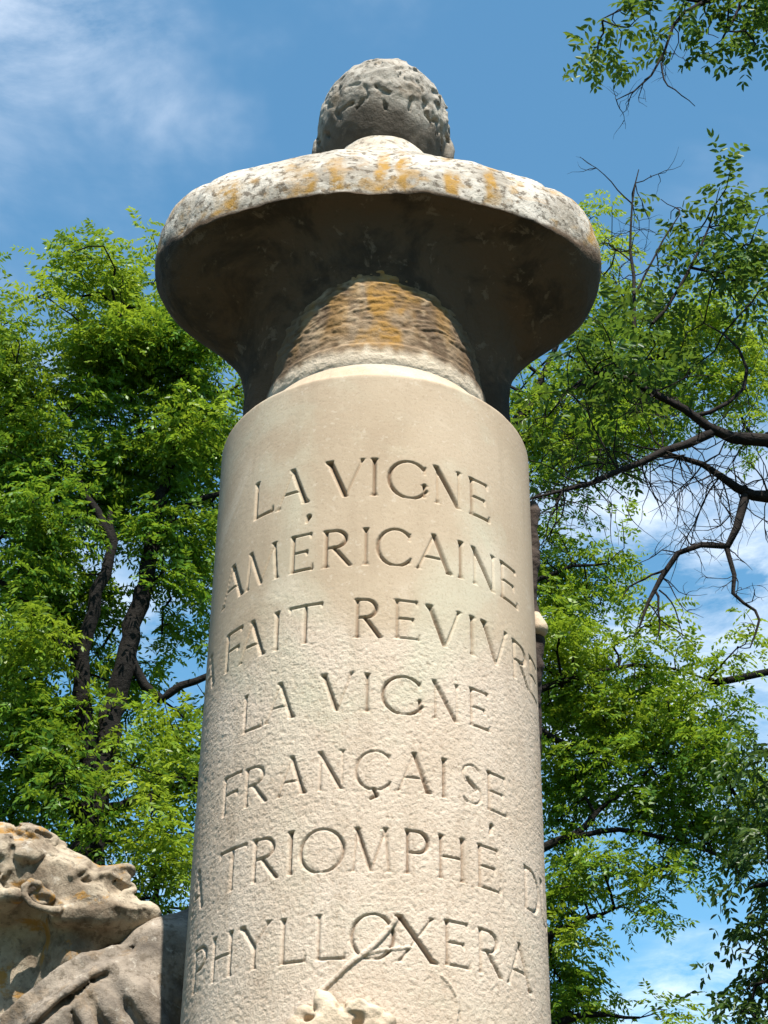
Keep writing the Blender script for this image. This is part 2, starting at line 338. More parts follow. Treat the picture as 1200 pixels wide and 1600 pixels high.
# ------------------------------------------------------------------ column with its inscription
H_, S_, T_ = 0.034, 0.052, 0.072                              # hairline, stem and thick half-widths, in cap heights
def arc(cx, cy, rx, ry, a0, a1, n=22): 
    a = np.radians(np.linspace(a0, a1, n)); return [(cx+rx*math.cos(q), cy+ry*math.sin(q)) for q in a]
def arcw(pts, cx, lo=H_, hi=T_):
    x = np.array(pts)[:, 0]; d = np.abs(x-cx); d = d/d.max(); return lo+(hi*0.85-lo)*d**1.6
def bar(p, q, wd, s0=0, s1=0): return (np.array([p, q], float), np.array([wd, wd]), s0, s1)
def bow(pts, cx, hi=T_): return (np.array(pts, float), arcw(pts, cx, H_, hi), 0, 0)
GL = {
 'A': [bar((0.04, 0), (0.50, 1), H_, 1, 0), bar((0.48, 1.02), (0.94, 0), T_, 0, 1), bar((0.22, 0.36), (0.74, 0.36), H_)],
 'C': [bow(arc(0.54, 0.5, 0.52, 0.5, 42, 318), 0.54), bar((0.93, 0.72), (0.95, 0.90), 0.03), bar((0.93, 0.10), (0.96, 0.22), H_)],
 'D': [bar((0.16, 0), (0.16, 1), S_, 1, 1), bow([(0.16, 0.99)]+arc(0.40, 0.5, 0.56, 0.49, 90, -90)+[(0.16, 0.01)], 0.3)],
 'E': [bar((0.18, 0), (0.18, 1), S_, 1, 1), bar((0.18, 0.985), (0.88, 0.985), H_, 0, 2), bar((0.18, 0.52), (0.74, 0.52), H_, 0, 2), bar((0.18, 0.015), (0.96, 0.015), H_+0.008, 0, 3)],
 'F': [bar((0.18, 0), (0.18, 1), S_, 1, 1), bar((0.18, 0.985), (0.95, 0.985), H_+0.006, 0, 2), bar((0.18, 0.52), (0.80, 0.52), H_, 0, 2)],
 'G': [bow(arc(0.52, 0.5, 0.52, 0.5, 42, 330), 0.52), bar((0.93, 0.72), (0.95, 0.90), 0.03), bar((0.92, 0.10), (0.92, 0.40), S_*0.8, 0, 1)],
 'H': [bar((0.15, 0), (0.15, 1), S_, 1, 1), bar((0.85, 0), (0.85, 1), S_, 1, 1), bar((0.15, 0.52), (0.85, 0.52), H_)],
 'I': [bar((0.5, 0), (0.5, 1), S_*1.1, 1, 1)],
 'L': [bar((0.2, 0), (0.2, 1), S_, 1, 1), bar((0.2, 0.015), (0.97, 0.03), H_+0.006, 0, 3)],
 'M': [bar((0.05, 0), (0.14, 1), H_, 1, 0), bar((0.12, 1.02), (0.50, 0.02), T_*0.85, 0, 0), bar((0.50, 0.02), (0.86, 1.0), H_), bar((0.86, 1.0), (0.95, 0), S_*0.9, 1, 1)],
 'N': [bar((0.12, 0), (0.12, 1), H_, 1, 0), bar((0.06, 1.02), (0.88, -0.02), T_), bar((0.88, 0), (0.88, 1), H_, 0, 1)],
 'O': [bow(arc(0.5, 0.5, 0.5, 0.5, 0, 360, 40), 0.5)],
 'P': [bar((0.2, 0), (0.2, 1), S_, 1, 1), bow([(0.2, 0.985)]+arc(0.55, 0.74, 0.42, 0.245, 90, -90)+[(0.2, 0.49)], 0.3)],
 'R': [bar((0.16, 0), (0.16, 1), S_, 1, 1), bow([(0.16, 0.985)]+arc(0.45, 0.755, 0.36, 0.23, 90, -90)+[(0.16, 0.52)], 0.3), bar((0.42, 0.52), (0.97, 0.0), T_*0.85, 0, 0)],
 'S': [bow(arc(0.5, 0.74, 0.40, 0.25, 35, 265, 16)+arc(0.5, 0.25, 0.44, 0.25, 85, -145, 18), 0.5, T_*0.6), (np.array([(0.3, 0.62), (0.5, 0.5), (0.72, 0.38)]), np.array([0.05, T_*0.9, 0.05]), 0, 0)],
 'T': [bar((0.5, 0), (0.5, 1), S_*1.1, 1, 0), bar((0.03, 0.985), (0.97, 0.985), H_+0.008, 2, 2)],
 'U': [bar((0.15, 0.3), (0.15, 1), S_, 0, 1), bow(arc(0.5, 0.3, 0.35, 0.3, 180, 360), 0.5), bar((0.85, 0.3), (0.85, 1), H_, 0, 1)],
 'V': [bar((0.06, 1.0), (0.52, -0.01), T_, 1, 0), bar((0.52, 0), (0.95, 1.0), H_, 0, 1)],
 'X': [bar((0.05, 1.0), (0.96, -0.01), T_, 1, 1), bar((0.08, 0.0), (0.90, 1.0), H_, 1, 1)],
 'Y': [bar((0.05, 1.0), (0.50, 0.48), T_*0.9, 1, 0), bar((0.50, 0.48), (0.95, 1.0), H_, 0, 1), bar((0.5, 0), (0.5, 0.5), S_, 1, 0)],
}
# each line: (pixel x, cap-top y, baseline y) near the middle of the line, then letters with their left and right pixel columns
LINES = [
 (586, 717, 774, 'LAVIGNE', [(396, 427), (435, 481), (511, 569), (577, 593), (608, 668), (678, 722), (731, 764)]),
 (570, 825, 882, 'AMERICAINE', [(351, 380), (386, 435), (451, 489), (502, 549), (563, 580), (589, 644), (651, 705), (712, 728), (737, 774), (779, 807)]),
 (557, 936, 996, 'AFAITREVIVRE', [(327, 335), (352, 377), (376, 413), (424, 440), (451, 503), (551, 596), (613, 656), (668, 720), (730, 746), (754, 792), (798, 824), (825, 837)]),
 (577, 1052, 1111, 'LAVIGNE', [(377, 410), (416, 459), (502, 551), (565, 582), (598, 661), (675, 719), (731, 765)]),
 (583, 1172, 1233, 'FRANCAISE', [(346, 376), (380, 417), (434, 477), (495, 540), (555, 612), (621, 673), (686, 702), (720, 754), (758, 792)]),
 (576, 1293, 1361, 'ATRIOMPHEDU', [(301, 316), (342, 383), (391, 434), (445, 461), (469, 536), (549, 611), (629, 670), (682, 730), (743, 782), (817, 841), (843, 853)]),
 (585, 1428, 1499, 'PHYLLOXERA', [(300, 319), (328, 364), (375, 420), (433, 477), (487, 539), (549, 615), (620, 681), (691, 735), (745, 784), (793, 829)]),
]
def seg_groove(D, G, th, zz, pts, ws, dep=1.0, clip=None):
    """cut a V groove along a polyline given in metres (arc length, height)"""
    m = ws.max()+0.002
    i0, i1 = np.searchsorted(th, [pts[:, 0].min()-m, pts[:, 0].max()+m]); j0, j1 = np.searchsorted(zz, [pts[:, 1].min()-m, pts[:, 1].max()+m])
    if i1 <= i0 or j1 <= j0: return
    X, Z = th[None, i0:i1], zz[j0:j1, None]
    best = np.zeros((j1-j0, i1-i0))
    for a in range(len(pts)-1):
        p, q = pts[a], pts[a+1]; d = q-p; L = d@d+1e-12
        t = np.clip(((X-p[0])*d[0]+(Z-p[1])*d[1])/L, 0, 1)
        dist = np.hypot(X-p[0]-t*d[0], Z-p[1]-t*d[1]); best = np.maximum(best, (ws[a]+(ws[a+1]-ws[a])*t)-dist)
    if clip: best = np.minimum(best, np.minimum(Z-clip[0], clip[1]-Z))
    D[j0:j1, i0:i1] = np.maximum(D[j0:j1, i0:i1], best*dep)

Z_RIM = 2.0468+CAM_H
z_low = onCol(575, 1640)[1]
STEP = 0.0017
zfine = np.arange(z_low, Z_RIM-0.012, STEP)
_t = np.linspace(-1.62, 1.62, 4000); _w = np.cumsum(np.maximum(np.cos(_t), 0.30)); thf = np.interp(np.linspace(_w[0], _w[-1], int((_w[-1]-_w[0])*3.24/4000*COLR/STEP)), _w, _t)
thc = np.linspace(1.62, 2*math.pi-1.62, 60)[1:-1]
sarc = thf*COLR
depth = np.zeros((len(zfine), len(thf)))
rs = np.random.default_rng(3)
for (mx_, yt, yb, txt, xs) in LINES:
    zt, zb = onCol(mx_, yt)[1], onCol(mx_, yb)[1]; h = zt-zb
    ymid = (yt+yb)/2
    for ch, (xa, xb) in zip(txt, xs):
        mid = (xa+xb)/2; off = (mid-588)/(245+(ymid-740)*0.06)
        yy = ymid+0.40*245*(1-math.sqrt(max(0.02, 1-off*off)))
        s0, s1 = onCol(xa, yy)[0]*COLR, onCol(xb, yy)[0]*COLR
        if s1-s0 < 0.015 and ch != 'I': s1 = s0+0.045
        if ch == 'I': c0 = (s0+s1)/2; s0, s1 = c0-0.3*h, c0+0.3*h
        if ch == 'A' and xa < 340: s0, s1 = s1-0.055, s1
        jz = zb+rs.normal(0, 0.0012)
        for (pts, ws, e0, e1) in GL[ch]:
            P = np.stack([s0+pts[:, 0]*(s1-s0), jz+pts[:, 1]*h], 1); W = ws*h
            dp = rs.uniform(0.75, 1.05)
            cz_ = (jz-0.012*h, jz+1.03*h); seg_groove(depth, None, sarc, zfine, P, W, dp, cz_)
            for e, a, o in ((e0, P[0], P[-1]), (e1, P[-1], P[0])):
                if not e: continue
                d = (o-a)/np.linalg.norm(o-a)
                if e == 1:                                   # wedge serif across the stroke's end
                    wd = W.max()
                    if wd < 0.075*h: seg_groove(depth, None, sarc, zfine, np.array([a, a+d*0.15*h]), np.array([max(wd*1.5, 0.06*h), wd*0.8]), dp, cz_)
                    seg_groove(depth, None, sarc, zfine, np.array([a-[0.085*h, 0], a+[0.085*h, 0]]), np.array([0.016, 0.016])*h, dp)
                else:                                        # drooping or rising terminal
                    v = np.array([0.02*h, -0.12*h if e == 2 else 0.14*h])
                    seg_groove(depth, None, sarc, zfine, np.array([a, a+v]), np.array([0.05, 0.018])*h, dp)
def small_mark(px, py, w_, dz, slant=0.004):
    th, z = onCol(px, py); s_ = th*COLR
    seg_groove(depth, None, sarc, zfine, np.array([[s_, z-dz], [s_+slant, z+dz]]), np.array([w_*0.5, w_]), 1.0)
small_mark(479, 812, 0.006, 0.005)                            # accents and cedilla
small_mark(766, 1297, 0.005, 0.008)
th_c, z_c = onCol(584, 1237); seg_groove(depth, None, sarc, zfine, np.array([[th_c*COLR, z_c+0.004], [th_c*COLR+0.004, z_c-0.006], [th_c*COLR-0.005, z_c-0.012]]), np.array([0.004, 0.005, 0.003]), 1.0)
depth = np.minimum(depth*2.0, 0.012)
SS, ZZ = np.meshgrid(sarc, zfine)
P3 = np.stack([SS, ZZ, np.zeros_like(SS)], -1)
# bush-hammered lower part, smoother towards the top
z_a, z_b = onCol(588, 1060)[1], onCol(588, 880)[1]
smoothness = sstep(z_a, z_b, ZZ+0.10*(fbm(P3*7, 5, 3)-0.5))
PR_ = np.stack([SS*0.8+ZZ*0.6, ZZ*0.8-SS*0.6, 0*SS], -1)
grain = vnoise(PR_*[235, 235, 1], 21)*0.55+vnoise(P3*[290, 290, 1], 22)*0.45-0.5
pits = sstep(0.66, 0.86, vnoise(PR_*[190, 200, 1], 23))
relief = (1-smoothness*0.82)*(0.0011*grain-0.0007*pits)+0.0006*(fbm(P3*9, 31, 3)-0.5)
wear = 0.62+0.75*fbm(P3*[14, 14, 1], 41, 2)                   # letters worn unevenly
dcut = depth*np.clip(wear, 0.5, 1.0)
# raised vine stem running up across the O of the last line
def ridge(pxs, w0, amp):
    q = np.array([(onCol(x, y)[0]*COLR, onCol(x, y)[1]) for x, y in pxs]); q = catmull(q, 24)
    out = np.zeros_like(SS)
    for a in range(len(q)-1):
        p, r_ = q[a], q[a+1]; d = r_-p; L = d@d+1e-12
        t = np.clip(((SS-p[0])*d[0]+(ZZ-p[1])*d[1])/L, 0, 1); dist = np.hypot(SS-p[0]-t*d[0], ZZ-p[1]-t*d[1])
        out = np.maximum(out, sstep(w0, w0*0.35, dist))
    return out*amp
rdg = ridge([(498, 1552), (520, 1532), (548, 1505), (572, 1488), (592, 1470), (612, 1446), (618, 1436)], 0.0055, 0.0042)
rdg = np.maximum(rdg, ridge([(572, 1490), (600, 1484), (640, 1480)], 0.005, 0.0018))
rdg = np.maximum(rdg, ridge([(712, 1600), (715, 1565), (704, 1540), (690, 1525)], 0.004, 0.0022))
off = np.where(rdg > 0.0016, rdg-0.30*np.minimum(dcut, 0.004)+relief*0.7, relief-dcut)
nz, nth = len(zfine), len(thf)
theta = np.concatenate([thf, thc]); ntot = len(theta)
Rg = np.full((nz, ntot), COLR); Rg[:, :nth] += off
Rg[:, nth:] += np.linspace(0, 1, len(thc))[None]*(off[:, :1]-off[:, -1:])+off[:, -1:]
zrows = np.repeat(zfine[:, None], ntot, 1)
# below: plain shaft down to its base; above: rounded arris and sloping collar
zl = np.linspace(1.32, z_low-STEP, 60)
Rl = np.full((60, ntot), COLR); Rl[:, :nth] += off[:1]*np.linspace(0, 1, 60)[:, None]; Rl[:, nth:] = COLR
k = np.linspace(0, 1, 12)[1:, None]
lip_n = (fbm(np.stack([np.cos(theta)*20, np.sin(theta)*20, theta*0], -1), 9, 3)-0.5)[None]
Rt = COLR-0.012*(1-np.cos(k*math.pi/2))+0.003*lip_n*k; Zt = Z_RIM-0.012+0.012*np.sin(k*math.pi/2)+0*lip_n
k2 = np.linspace(0, 1, 30)[1:, None]
sl_n = (fbm(np.stack(np.broadcast_arrays(np.cos(theta)[None]*16, np.sin(theta)[None]*16, k2*4), -1), 19, 3)-0.5)
Rs = 0.288-0.062*k2**0.85+0.006*sl_n*np.sin(k2*math.pi); Zs = Z_RIM+0.075*k2**1.25+0*sl_n
Rall = np.vstack([Rl, Rg, Rt, Rs]); Zall = np.vstack([np.repeat(zl[:, None], ntot, 1), zrows, Zt, Zs])
V = np.stack([COLX+Rall*np.sin(theta), COLY-Rall*np.cos(theta), Zall], -1).reshape(-1, 3)
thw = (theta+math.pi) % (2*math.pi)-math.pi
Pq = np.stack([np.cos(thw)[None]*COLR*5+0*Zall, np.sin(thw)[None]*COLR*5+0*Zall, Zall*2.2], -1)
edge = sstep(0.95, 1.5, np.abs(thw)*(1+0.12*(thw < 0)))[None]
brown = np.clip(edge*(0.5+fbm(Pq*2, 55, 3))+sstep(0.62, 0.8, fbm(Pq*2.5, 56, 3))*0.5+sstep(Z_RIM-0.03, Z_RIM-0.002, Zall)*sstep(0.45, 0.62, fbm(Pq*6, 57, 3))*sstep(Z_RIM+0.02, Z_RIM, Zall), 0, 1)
rgh = np.ones_like(Rall); rgh[60:60+nz, :nth] = 1-smoothness; rgh[60+nz:] = 0.1
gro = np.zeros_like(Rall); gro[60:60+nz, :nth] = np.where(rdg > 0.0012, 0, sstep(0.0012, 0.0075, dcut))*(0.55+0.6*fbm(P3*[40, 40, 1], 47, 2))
column = thing('stone_column', 'round beige limestone column carved with a seven line French inscription in capitals', 'column', (COLX, COLY, 1.0))
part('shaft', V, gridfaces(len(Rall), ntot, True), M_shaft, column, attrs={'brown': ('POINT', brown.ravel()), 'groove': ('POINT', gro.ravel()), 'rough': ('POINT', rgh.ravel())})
def lathe(prof, n=64, cx=COLX, cy=COLY):
    a = np.arange(n)*2*math.pi/n; p = np.array(prof, float)
    V = np.stack([cx+p[:, 0:1]*np.sin(a), cy-p[:, 0:1]*np.cos(a), np.repeat(p[:, 1:2], n, 1)], -1).reshape(-1, 3); return V, gridfaces(len(p), n, True)
Vb, Fb = lathe([(0.001, 1.0), (0.40, 1.0), (0.41, 1.01), (0.41, 1.10), (0.40, 1.12), (0.375, 1.14), (0.355, 1.18), (0.36, 1.21), (0.345, 1.25), (0.315, 1.27), (0.303, 1.33), (0.001, 1.335)])
part('moulded_base', Vb, Fb, M_plinth, column)
# carved vine leaves at the foot of the inscription
def colP(px, py, out):
    th, z = onCol(px, py); return np.array([COLX+(COLR+out)*math.sin(th), COLY-(COLR+out)*math.cos(th), z])
cl = Clay(colP(575, 1760, 0)-[0.20, 0.03, 0.02], colP(575, 1560, 0)+[0.20, 0.18, 0.04], 0.0035)
cl.chain([colP(500, 1553, 0.0), colP(508, 1568, 0.006), colP(520, 1590, 0.012), colP(530, 1640, 0.02)], [0.008, 0.016, 0.019, 0.02], 0.004)
for (x, y, o_, r_) in [(478, 1588, 0.012, 0.016), (470, 1612, 0.018, 0.022), (500, 1612, 0.024, 0.026), (548, 1582, 0.014, 0.014), (562, 1580, 0.018, 0.016), (580, 1590, 0.016, 0.018), (604, 1600, 0.012, 0.014), (540, 1615, 0.02, 0.028), (580, 1625, 0.022, 0.03), (620, 1635, 0.014, 0.024), (640, 1660, 0.012, 0.03), (480, 1660, 0.02, 0.035), (540, 1680, 0.028, 0.045), (600, 1690, 0.024, 0.04), (450, 1650, 0.01, 0.03)]:
    cl.ell(colP(x, y, o_*0.5), [r_, 0.014+o_*0.4, r_*0.9], 0.006)
for (x, y) in [(536, 1577), (490, 1600), (560, 1606), (520, 1622), (600, 1618)]:
    cl.ell(colP(x, y, 0.022), [0.009, 0.016, 0.007], 0.004, 'sub')
cl.rough(0.0025, 70, 3)
Vv, Fv = cl.mesh(); M_leafstone = mat_bust('leaf_relief_stone', col4(0.56, 0.45, 0.33), col4(0.44, 0.34, 0.245), 0.25, 0.0)
part('carved_vine_leaf', Vv, Fv, M_leafstone, column)

# ------------------------------------------------------------------ bust on the column
ZR = Z_RIM
bust = thing('stone_bust', 'lichened and stained stone bust seen from behind, hollow backed shoulders on top of the column', 'bust', (COLX, COLY, ZR+0.05))
# rough tooled drum under the bust
na, nzd = 380, 200
a = np.linspace(0, 2*math.pi, na, endpoint=False); zd = np.linspace(0.07, 0.46, nzd)
A2, Z2 = np.meshgrid(a, zd); A2w = (A2+math.pi) % (2*math.pi)-math.pi
rows = 0.5+0.5*np.sin(Z2*2*math.pi/0.021+2.5*(fbm(np.stack([np.cos(A2)*4, np.sin(A2)*4, Z2*10], -1), 3, 2)-0.5)*4)
pk = vnoise(np.stack([np.cos(A2)*19, np.sin(A2)*19, Z2*62], -1), 71)*0.6+vnoise(np.stack([np.cos(A2)*38, np.sin(A2)*38, Z2*110], -1), 72)*0.4
rough_amt = 0.35+0.65*sstep(0.12, 0.20, Z2)
dash = 0.65*vnoise(np.stack([A2w*14+5*vnoise(np.stack([A2w*3, Z2*40, 0*Z2], -1), 70), Z2*165+3*vnoise(np.stack([A2w*5, Z2*4, 0*Z2], -1), 75), 0*Z2], -1), 73)+0.35*vnoise(np.stack([A2w*30, Z2*190, 0*Z2], -1), 74)
pk = pk*0.15+dash*0.85
Rd = 0.218+0.0058*rough_amt*(pk-0.5)+0.0010*rough_amt*(rows-0.5)+0.006*sstep(0.135, 0.125, Z2)*sstep(0.07, 0.10, Z2)
xx = A2w*0.21
rust = sstep(0.075, 0.02, np.abs(xx-0.012)+0.16*(fbm(np.stack([A2w*7, Z2*16, 0*Z2], -1), 8, 4)-0.5))*sstep(0.08, 0.15, Z2)*(0.55+0.7*fbm(np.stack([A2w*10, Z2*45, 0*Z2], -1), 12, 3))*(0.5+0.5*sstep(0.30, 0.50, pk))
rust = np.maximum(rust, 0.5*sstep(0.5, 0.75, fbm(np.stack([np.cos(A2)*5, np.sin(A2)*5, Z2*9], -1), 81, 3))*sstep(0.12, 0.2, Z2))
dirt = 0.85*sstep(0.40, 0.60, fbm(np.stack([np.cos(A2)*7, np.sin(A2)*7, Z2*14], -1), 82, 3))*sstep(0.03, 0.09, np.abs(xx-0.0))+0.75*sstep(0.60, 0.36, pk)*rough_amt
pale = sstep(0.125, 0.095, Z2+0.03*(fbm(np.stack([np.cos(A2)*12, np.sin(A2)*12, Z2*8], -1), 83, 3)-0.5))
Vd = np.stack([COLX+Rd*np.sin(A2), COLY-Rd*np.cos(A2), ZR+Z2], -1).reshape(-1, 3)
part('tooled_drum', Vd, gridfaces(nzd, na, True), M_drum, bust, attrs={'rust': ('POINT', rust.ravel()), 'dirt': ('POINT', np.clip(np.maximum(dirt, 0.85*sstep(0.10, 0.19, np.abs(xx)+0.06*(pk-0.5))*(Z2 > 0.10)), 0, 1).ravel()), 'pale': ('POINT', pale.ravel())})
# shoulders: profile control points (radius, height) for azimuths from the back (0) round to the chest (180)
PROF = {
 0:   [(.205, .262), (.224, .325), (.247, .382), (.272, .415), (.298, .430), (.306, .440), (.299, .495), (.250, .583), (.175, .68), (.118, .735)],
 30:  [(.205, .240), (.228, .308), (.260, .372), (.295, .414), (.325, .431), (.333, .441), (.326, .50), (.275, .592), (.185, .69), (.118, .74)],
 50:  [(.205, .200), (.232, .282), (.277, .354), (.335, .402), (.377, .421), (.386, .432), (.380, .510), (.315, .603), (.195, .695), (.118, .75)],
 65:  [(.205, .160), (.234, .250), (.280, .318), (.352, .358), (.420, .410), (.436, .440), (.424, .550), (.345, .632), (.205, .715), (.12, .76)],
 76:  [(.212, .110), (.242, .212), (.276, .290), (.342, .322), (.430, .390), (.460, .475), (.440, .585), (.352, .662), (.205, .728), (.12, .768)],
 82:  [(.250, .05), (.258, .170), (.280, .255), (.335, .300), (.432, .380), (.468, .485), (.444, .595), (.355, .666), (.205, .730), (.12, .77)],
 92:  [(.268, .03), (.270, .165), (.284, .240), (.330, .290), (.428, .375), (.470, .490), (.444, .600), (.355, .668), (.205, .730), (.12, .77)],
 108: [(.270, .03), (.272, .180), (.284, .260), (.318, .318), (.380, .395), (.425, .490), (.405, .590), (.332, .665), (.205, .730), (.12, .77)],
 130: [(.270, .02), (.278, .150), (.292, .230), (.312, .310), (.338, .400), (.352, .480), (.336, .580), (.282, .660), (.195, .725), (.12, .765)],
 180: [(.270, .01), (.282, .120), (.298, .220), (.312, .300), (.320, .380), (.318, .460), (.298, .560), (.242, .650), (.175, .710), (.12, .75)],
}
nphi, npr = 420, 130
ks = np.array(sorted(PROF)); CP = np.array([PROF[q] for q in ks])
ph = np.linspace(-180, 180, nphi, endpoint=False)
cps = np.stack([np.stack([np.interp(np.abs(ph), ks, CP[:, i, j]) for j in (0, 1)], -1) for i in range(10)], 1)
kern = np.exp(-0.5*(np.arange(-9, 10)/2.6)**2); kern /= kern.sum()
cps = sum(kern[q+9]*np.roll(cps, q, 0) for q in range(-9, 10))
surf = np.stack([catmull(cps[i], npr) for i in range(nphi)], 1)       # (npr, nphi, 2)
uu = np.linspace(0, 9, npr)[:, None]
PHI = np.radians(ph)[None]; rr, zz_ = surf[..., 0], surf[..., 1]
Pn = np.stack([rr*np.sin(PHI), -rr*np.cos(PHI), zz_], -1)
top = sstep(4.7, 5.1, uu)+0*PHI
nsh = fbm(Pn*11, 101, 4)-0.5; nf_ = fbm(Pn*42, 103, 3)-0.5
disp = (0.016*nsh+0.006*nf_)*sstep(4.2, 5.4, uu)*sstep(9.2, 8.2, uu)+(0.010*nsh+0.006*nf_)*(1-top)
for sgn in (-1, 1):                                          # knotted seam at each shoulder
    kx, ky, kz = sgn*0.40, -0.03, 0.665
    dk = np.sqrt((Pn[..., 0]-kx)**2+(Pn[..., 1]-ky)**2*0.7+(Pn[..., 2]-kz)**2); disp += 0.030*np.exp(-(dk/0.028)**2)
    kk = np.abs((Pn[..., 0]*sgn-0.345)+0.35*(Pn[..., 2]-0.60)); disp -= 0.006*np.exp(-(kk/0.012)**2)*top*sstep(0.05, -0.05, Pn[..., 1])
disp += 0.007*(fbm(np.stack([PHI*6+0*uu, 0*uu+0*PHI, 0*uu+0*PHI], -1), 105, 3)-0.5)*np.exp(-((uu-5)/0.5)**2)
rr2 = rr+disp*0.8; zz2 = zz_+disp*0.45
Vt = np.stack([COLX+rr2*np.sin(PHI), COLY-rr2*np.cos(PHI), ZR+zz2], -1)
xs_ = Pn[..., 0]+0.045*(fbm(Pn*17, 110, 4)-0.5)
rust = 0*rr
for c0, w0, lo in ((-0.145, 0.026, 5.0), (-0.085, 0.020, 5.0), (0.005, 0.016, 5.0), (0.045, 0.012, 5.0), (0.145, 0.020, 5.0), (0.225, 0.022, 5.0), (-0.30, 0.03, 5.6), (0.455, 0.03, 5.0)):
    rust = np.maximum(rust, sstep(w0, w0*0.45, np.abs(xs_-c0)))
rust = rust*sstep(4.95, 5.1, uu)*sstep(7.2, 6.0, uu+5.0*nsh)*(Pn[..., 1] < 0.12)*(0.45+0.55*sstep(0.40, 0.52, fbm(Pn*30, 113, 3)))
rust = np.maximum(rust, 0.6*top*sstep(0.64, 0.72, fbm(Pn*22, 115, 4)))
lit_lichen = sstep(4.75, 5.15, uu+0.5*(fbm(Pn*14, 131, 3)-0.5))  # lichened top stays pale; the underside's shade is put into its brown colour
Ft = gridfaces(npr, nphi, True)
part('shoulders', Vt.reshape(-1, 3), Ft, M_bust, bust, attrs={'rust': ('POINT', np.clip(rust, 0, 1).ravel()), 'lit_lichen': ('POINT', lit_lichen.ravel())})
# head
def bl(x, y, z): return np.array([COLX+x, COLY+y, ZR+z])
HX, HY, HZ = 0.006, 0.045, 0.945
cl = Clay(bl(-0.25, -0.22, 0.64), bl(0.27, 0.30, 1.18), 0.0045)
cl.ell(bl(HX, HY, HZ+0.012), [0.146, 0.164, 0.152], 0)
cl.ell(bl(HX, HY, HZ-0.055), [0.130, 0.142, 0.14], 0.03)
cl.ell(bl(HX, HY+0.01, HZ+0.05), [0.134, 0.150, 0.118], 0.02)
cl.ell(bl(HX, HY+0.035, HZ+0.02), [0.14, 0.16, 0.16], 0.03)
cl.ell(bl(HX, HY+0.10, HZ-0.12), [0.105, 0.10, 0.13], 0.04)          # jaw, facing away
cl.ell(bl(HX, HY+0.215, HZ-0.06), [0.022, 0.04, 0.045], 0.02)         # nose
for sg in (-1, 1):
    cl.ell(bl(HX+sg*0.145, HY+0.008, HZ-0.048), [0.017, 0.026, 0.046], 0.008)
    cl.ell(bl(HX+sg*0.158, HY+0.024, HZ-0.042), [0.010, 0.014, 0.026], 0.006, 'sub')
V, Q = None, None
cr = np.random.default_rng(11)
for i in range(300):                                         # curled locks over the crown
    zt = cr.uniform(-0.62, 0.95); az = cr.uniform(-math.pi, math.pi)
    if zt < -0.40 and abs(az) < 1.1: continue
    cz = math.sqrt(1-min(1, zt*zt)); nrm = np.array([cz*math.sin(az), -cz*math.cos(az), zt])
    c = bl(HX, HY+0.004, HZ+0.012)+nrm*np.array([0.143, 0.160, 0.149])
    t1 = np.cross(nrm, [0.2, 0.1, 1]); t1 /= np.linalg.norm(t1); t2 = np.cross(nrm, t1)
    q0 = cr.uniform(0, 6.28); L = cr.uniform(0.022, 0.046)
    pts = [c+(t1*math.cos(q0+s*1.1)+t2*math.sin(q0+s*1.1))*L*(1-0.25*s)*0.8+nrm*0.001 for s in (0, 0.8, 1.6, 2.3)]
    if pts[0][0] < COLX+HX: continue
    cl.chain(pts, [0.0035, 0.0085, 0.0075, 0.003], 0.003)
    cl.chain([np.array([2*(COLX+HX)-p_[0]+0.004, p_[1], p_[2]+0.003]) for p_ in pts], [0.0035, 0.0085, 0.0075, 0.003], 0.003)
for i in range(60):
    zt = cr.uniform(-0.5, 0.7); az = cr.uniform(-1.6, 1.6)
    cz = math.sqrt(1-zt*zt); nrm = np.array([cz*math.sin(az), -cz*math.cos(az), zt])
    c = bl(HX, HY+0.004, HZ+0.012)+nrm*np.array([0.150, 0.167, 0.156])
    d = cr.normal(size=3); d -= nrm*(d@nrm); d /= np.linalg.norm(d)
    cl.cap(c-d*0.016, c+d*0.018, 0.0058, 0.0035, 0.002, 'sub')
cl.rough(0.0022, 45, 9)
Vh, Fh = cl.mesh(); head_lit = sstep(-0.03, 0.05, Vh[:, 2]-(ZR+HZ-0.06)+0.12*(fbm(Vh*16, 141, 3)-0.5))  # paler crown, darker nape: shading painted into the head's colour
part('head', Vh, Fh, M_head, bust, attrs={'lit_lichen': ('POINT', head_lit)})
cl = Clay(bl(-0.2, -0.16, 0.66), bl(0.22, 0.24, 0.98), 0.006)
cl.cap(bl(HX*0.5, -0.005, 0.70), bl(HX, HY+0.02, 0.90), 0.122, 0.098, 0)
cl.ell(bl(HX*0.5, 0.0, 0.715), [0.145, 0.14, 0.045], 0.03)
cl.rough(0.003, 30, 12)
Vn, Fn = cl.mesh(); M_neck = mat_bust('pale_neck_stone', col4(0.58, 0.52, 0.43), col4(0.40, 0.34, 0.27), 0.6, 0.5); part('neck', Vn, Fn, M_neck, bust)
# ------------------------------------------------------------------ pedestal
def box_part(name, x0, x1, y0, y1, z0, z1, mat, root, bev=0.015):
    import bmesh
    bm = bmesh.new(); bmesh.ops.create_cube(bm, size=1)
    for v in bm.verts: v.co = Vector(((x0+x1)/2+v.co.x*(x1-x0), (y0+y1)/2+v.co.y*(y1-y0), (z0+z1)/2+v.co.z*(z1-z0)))-root.location
    bmesh.ops.bevel(bm, geom=list(bm.edges), offset=bev, segments=2, affect='EDGES')
    me = bpy.data.meshes.new(name); bm.to_mesh(me); bm.free(); me.materials.append(mat)
    o = bpy.data.objects.new(name, me); C.objects.link(o); o.parent = root; return o
ped = thing('stone_pedestal', 'stepped stone pedestal under the column and the statue', 'pedestal', (COLX, COLY, 0))
box_part('step', COLX-1.5, COLX+1.5, COLY-0.95, COLY+1.6, 0.0, 0.18, M_plinth, ped)
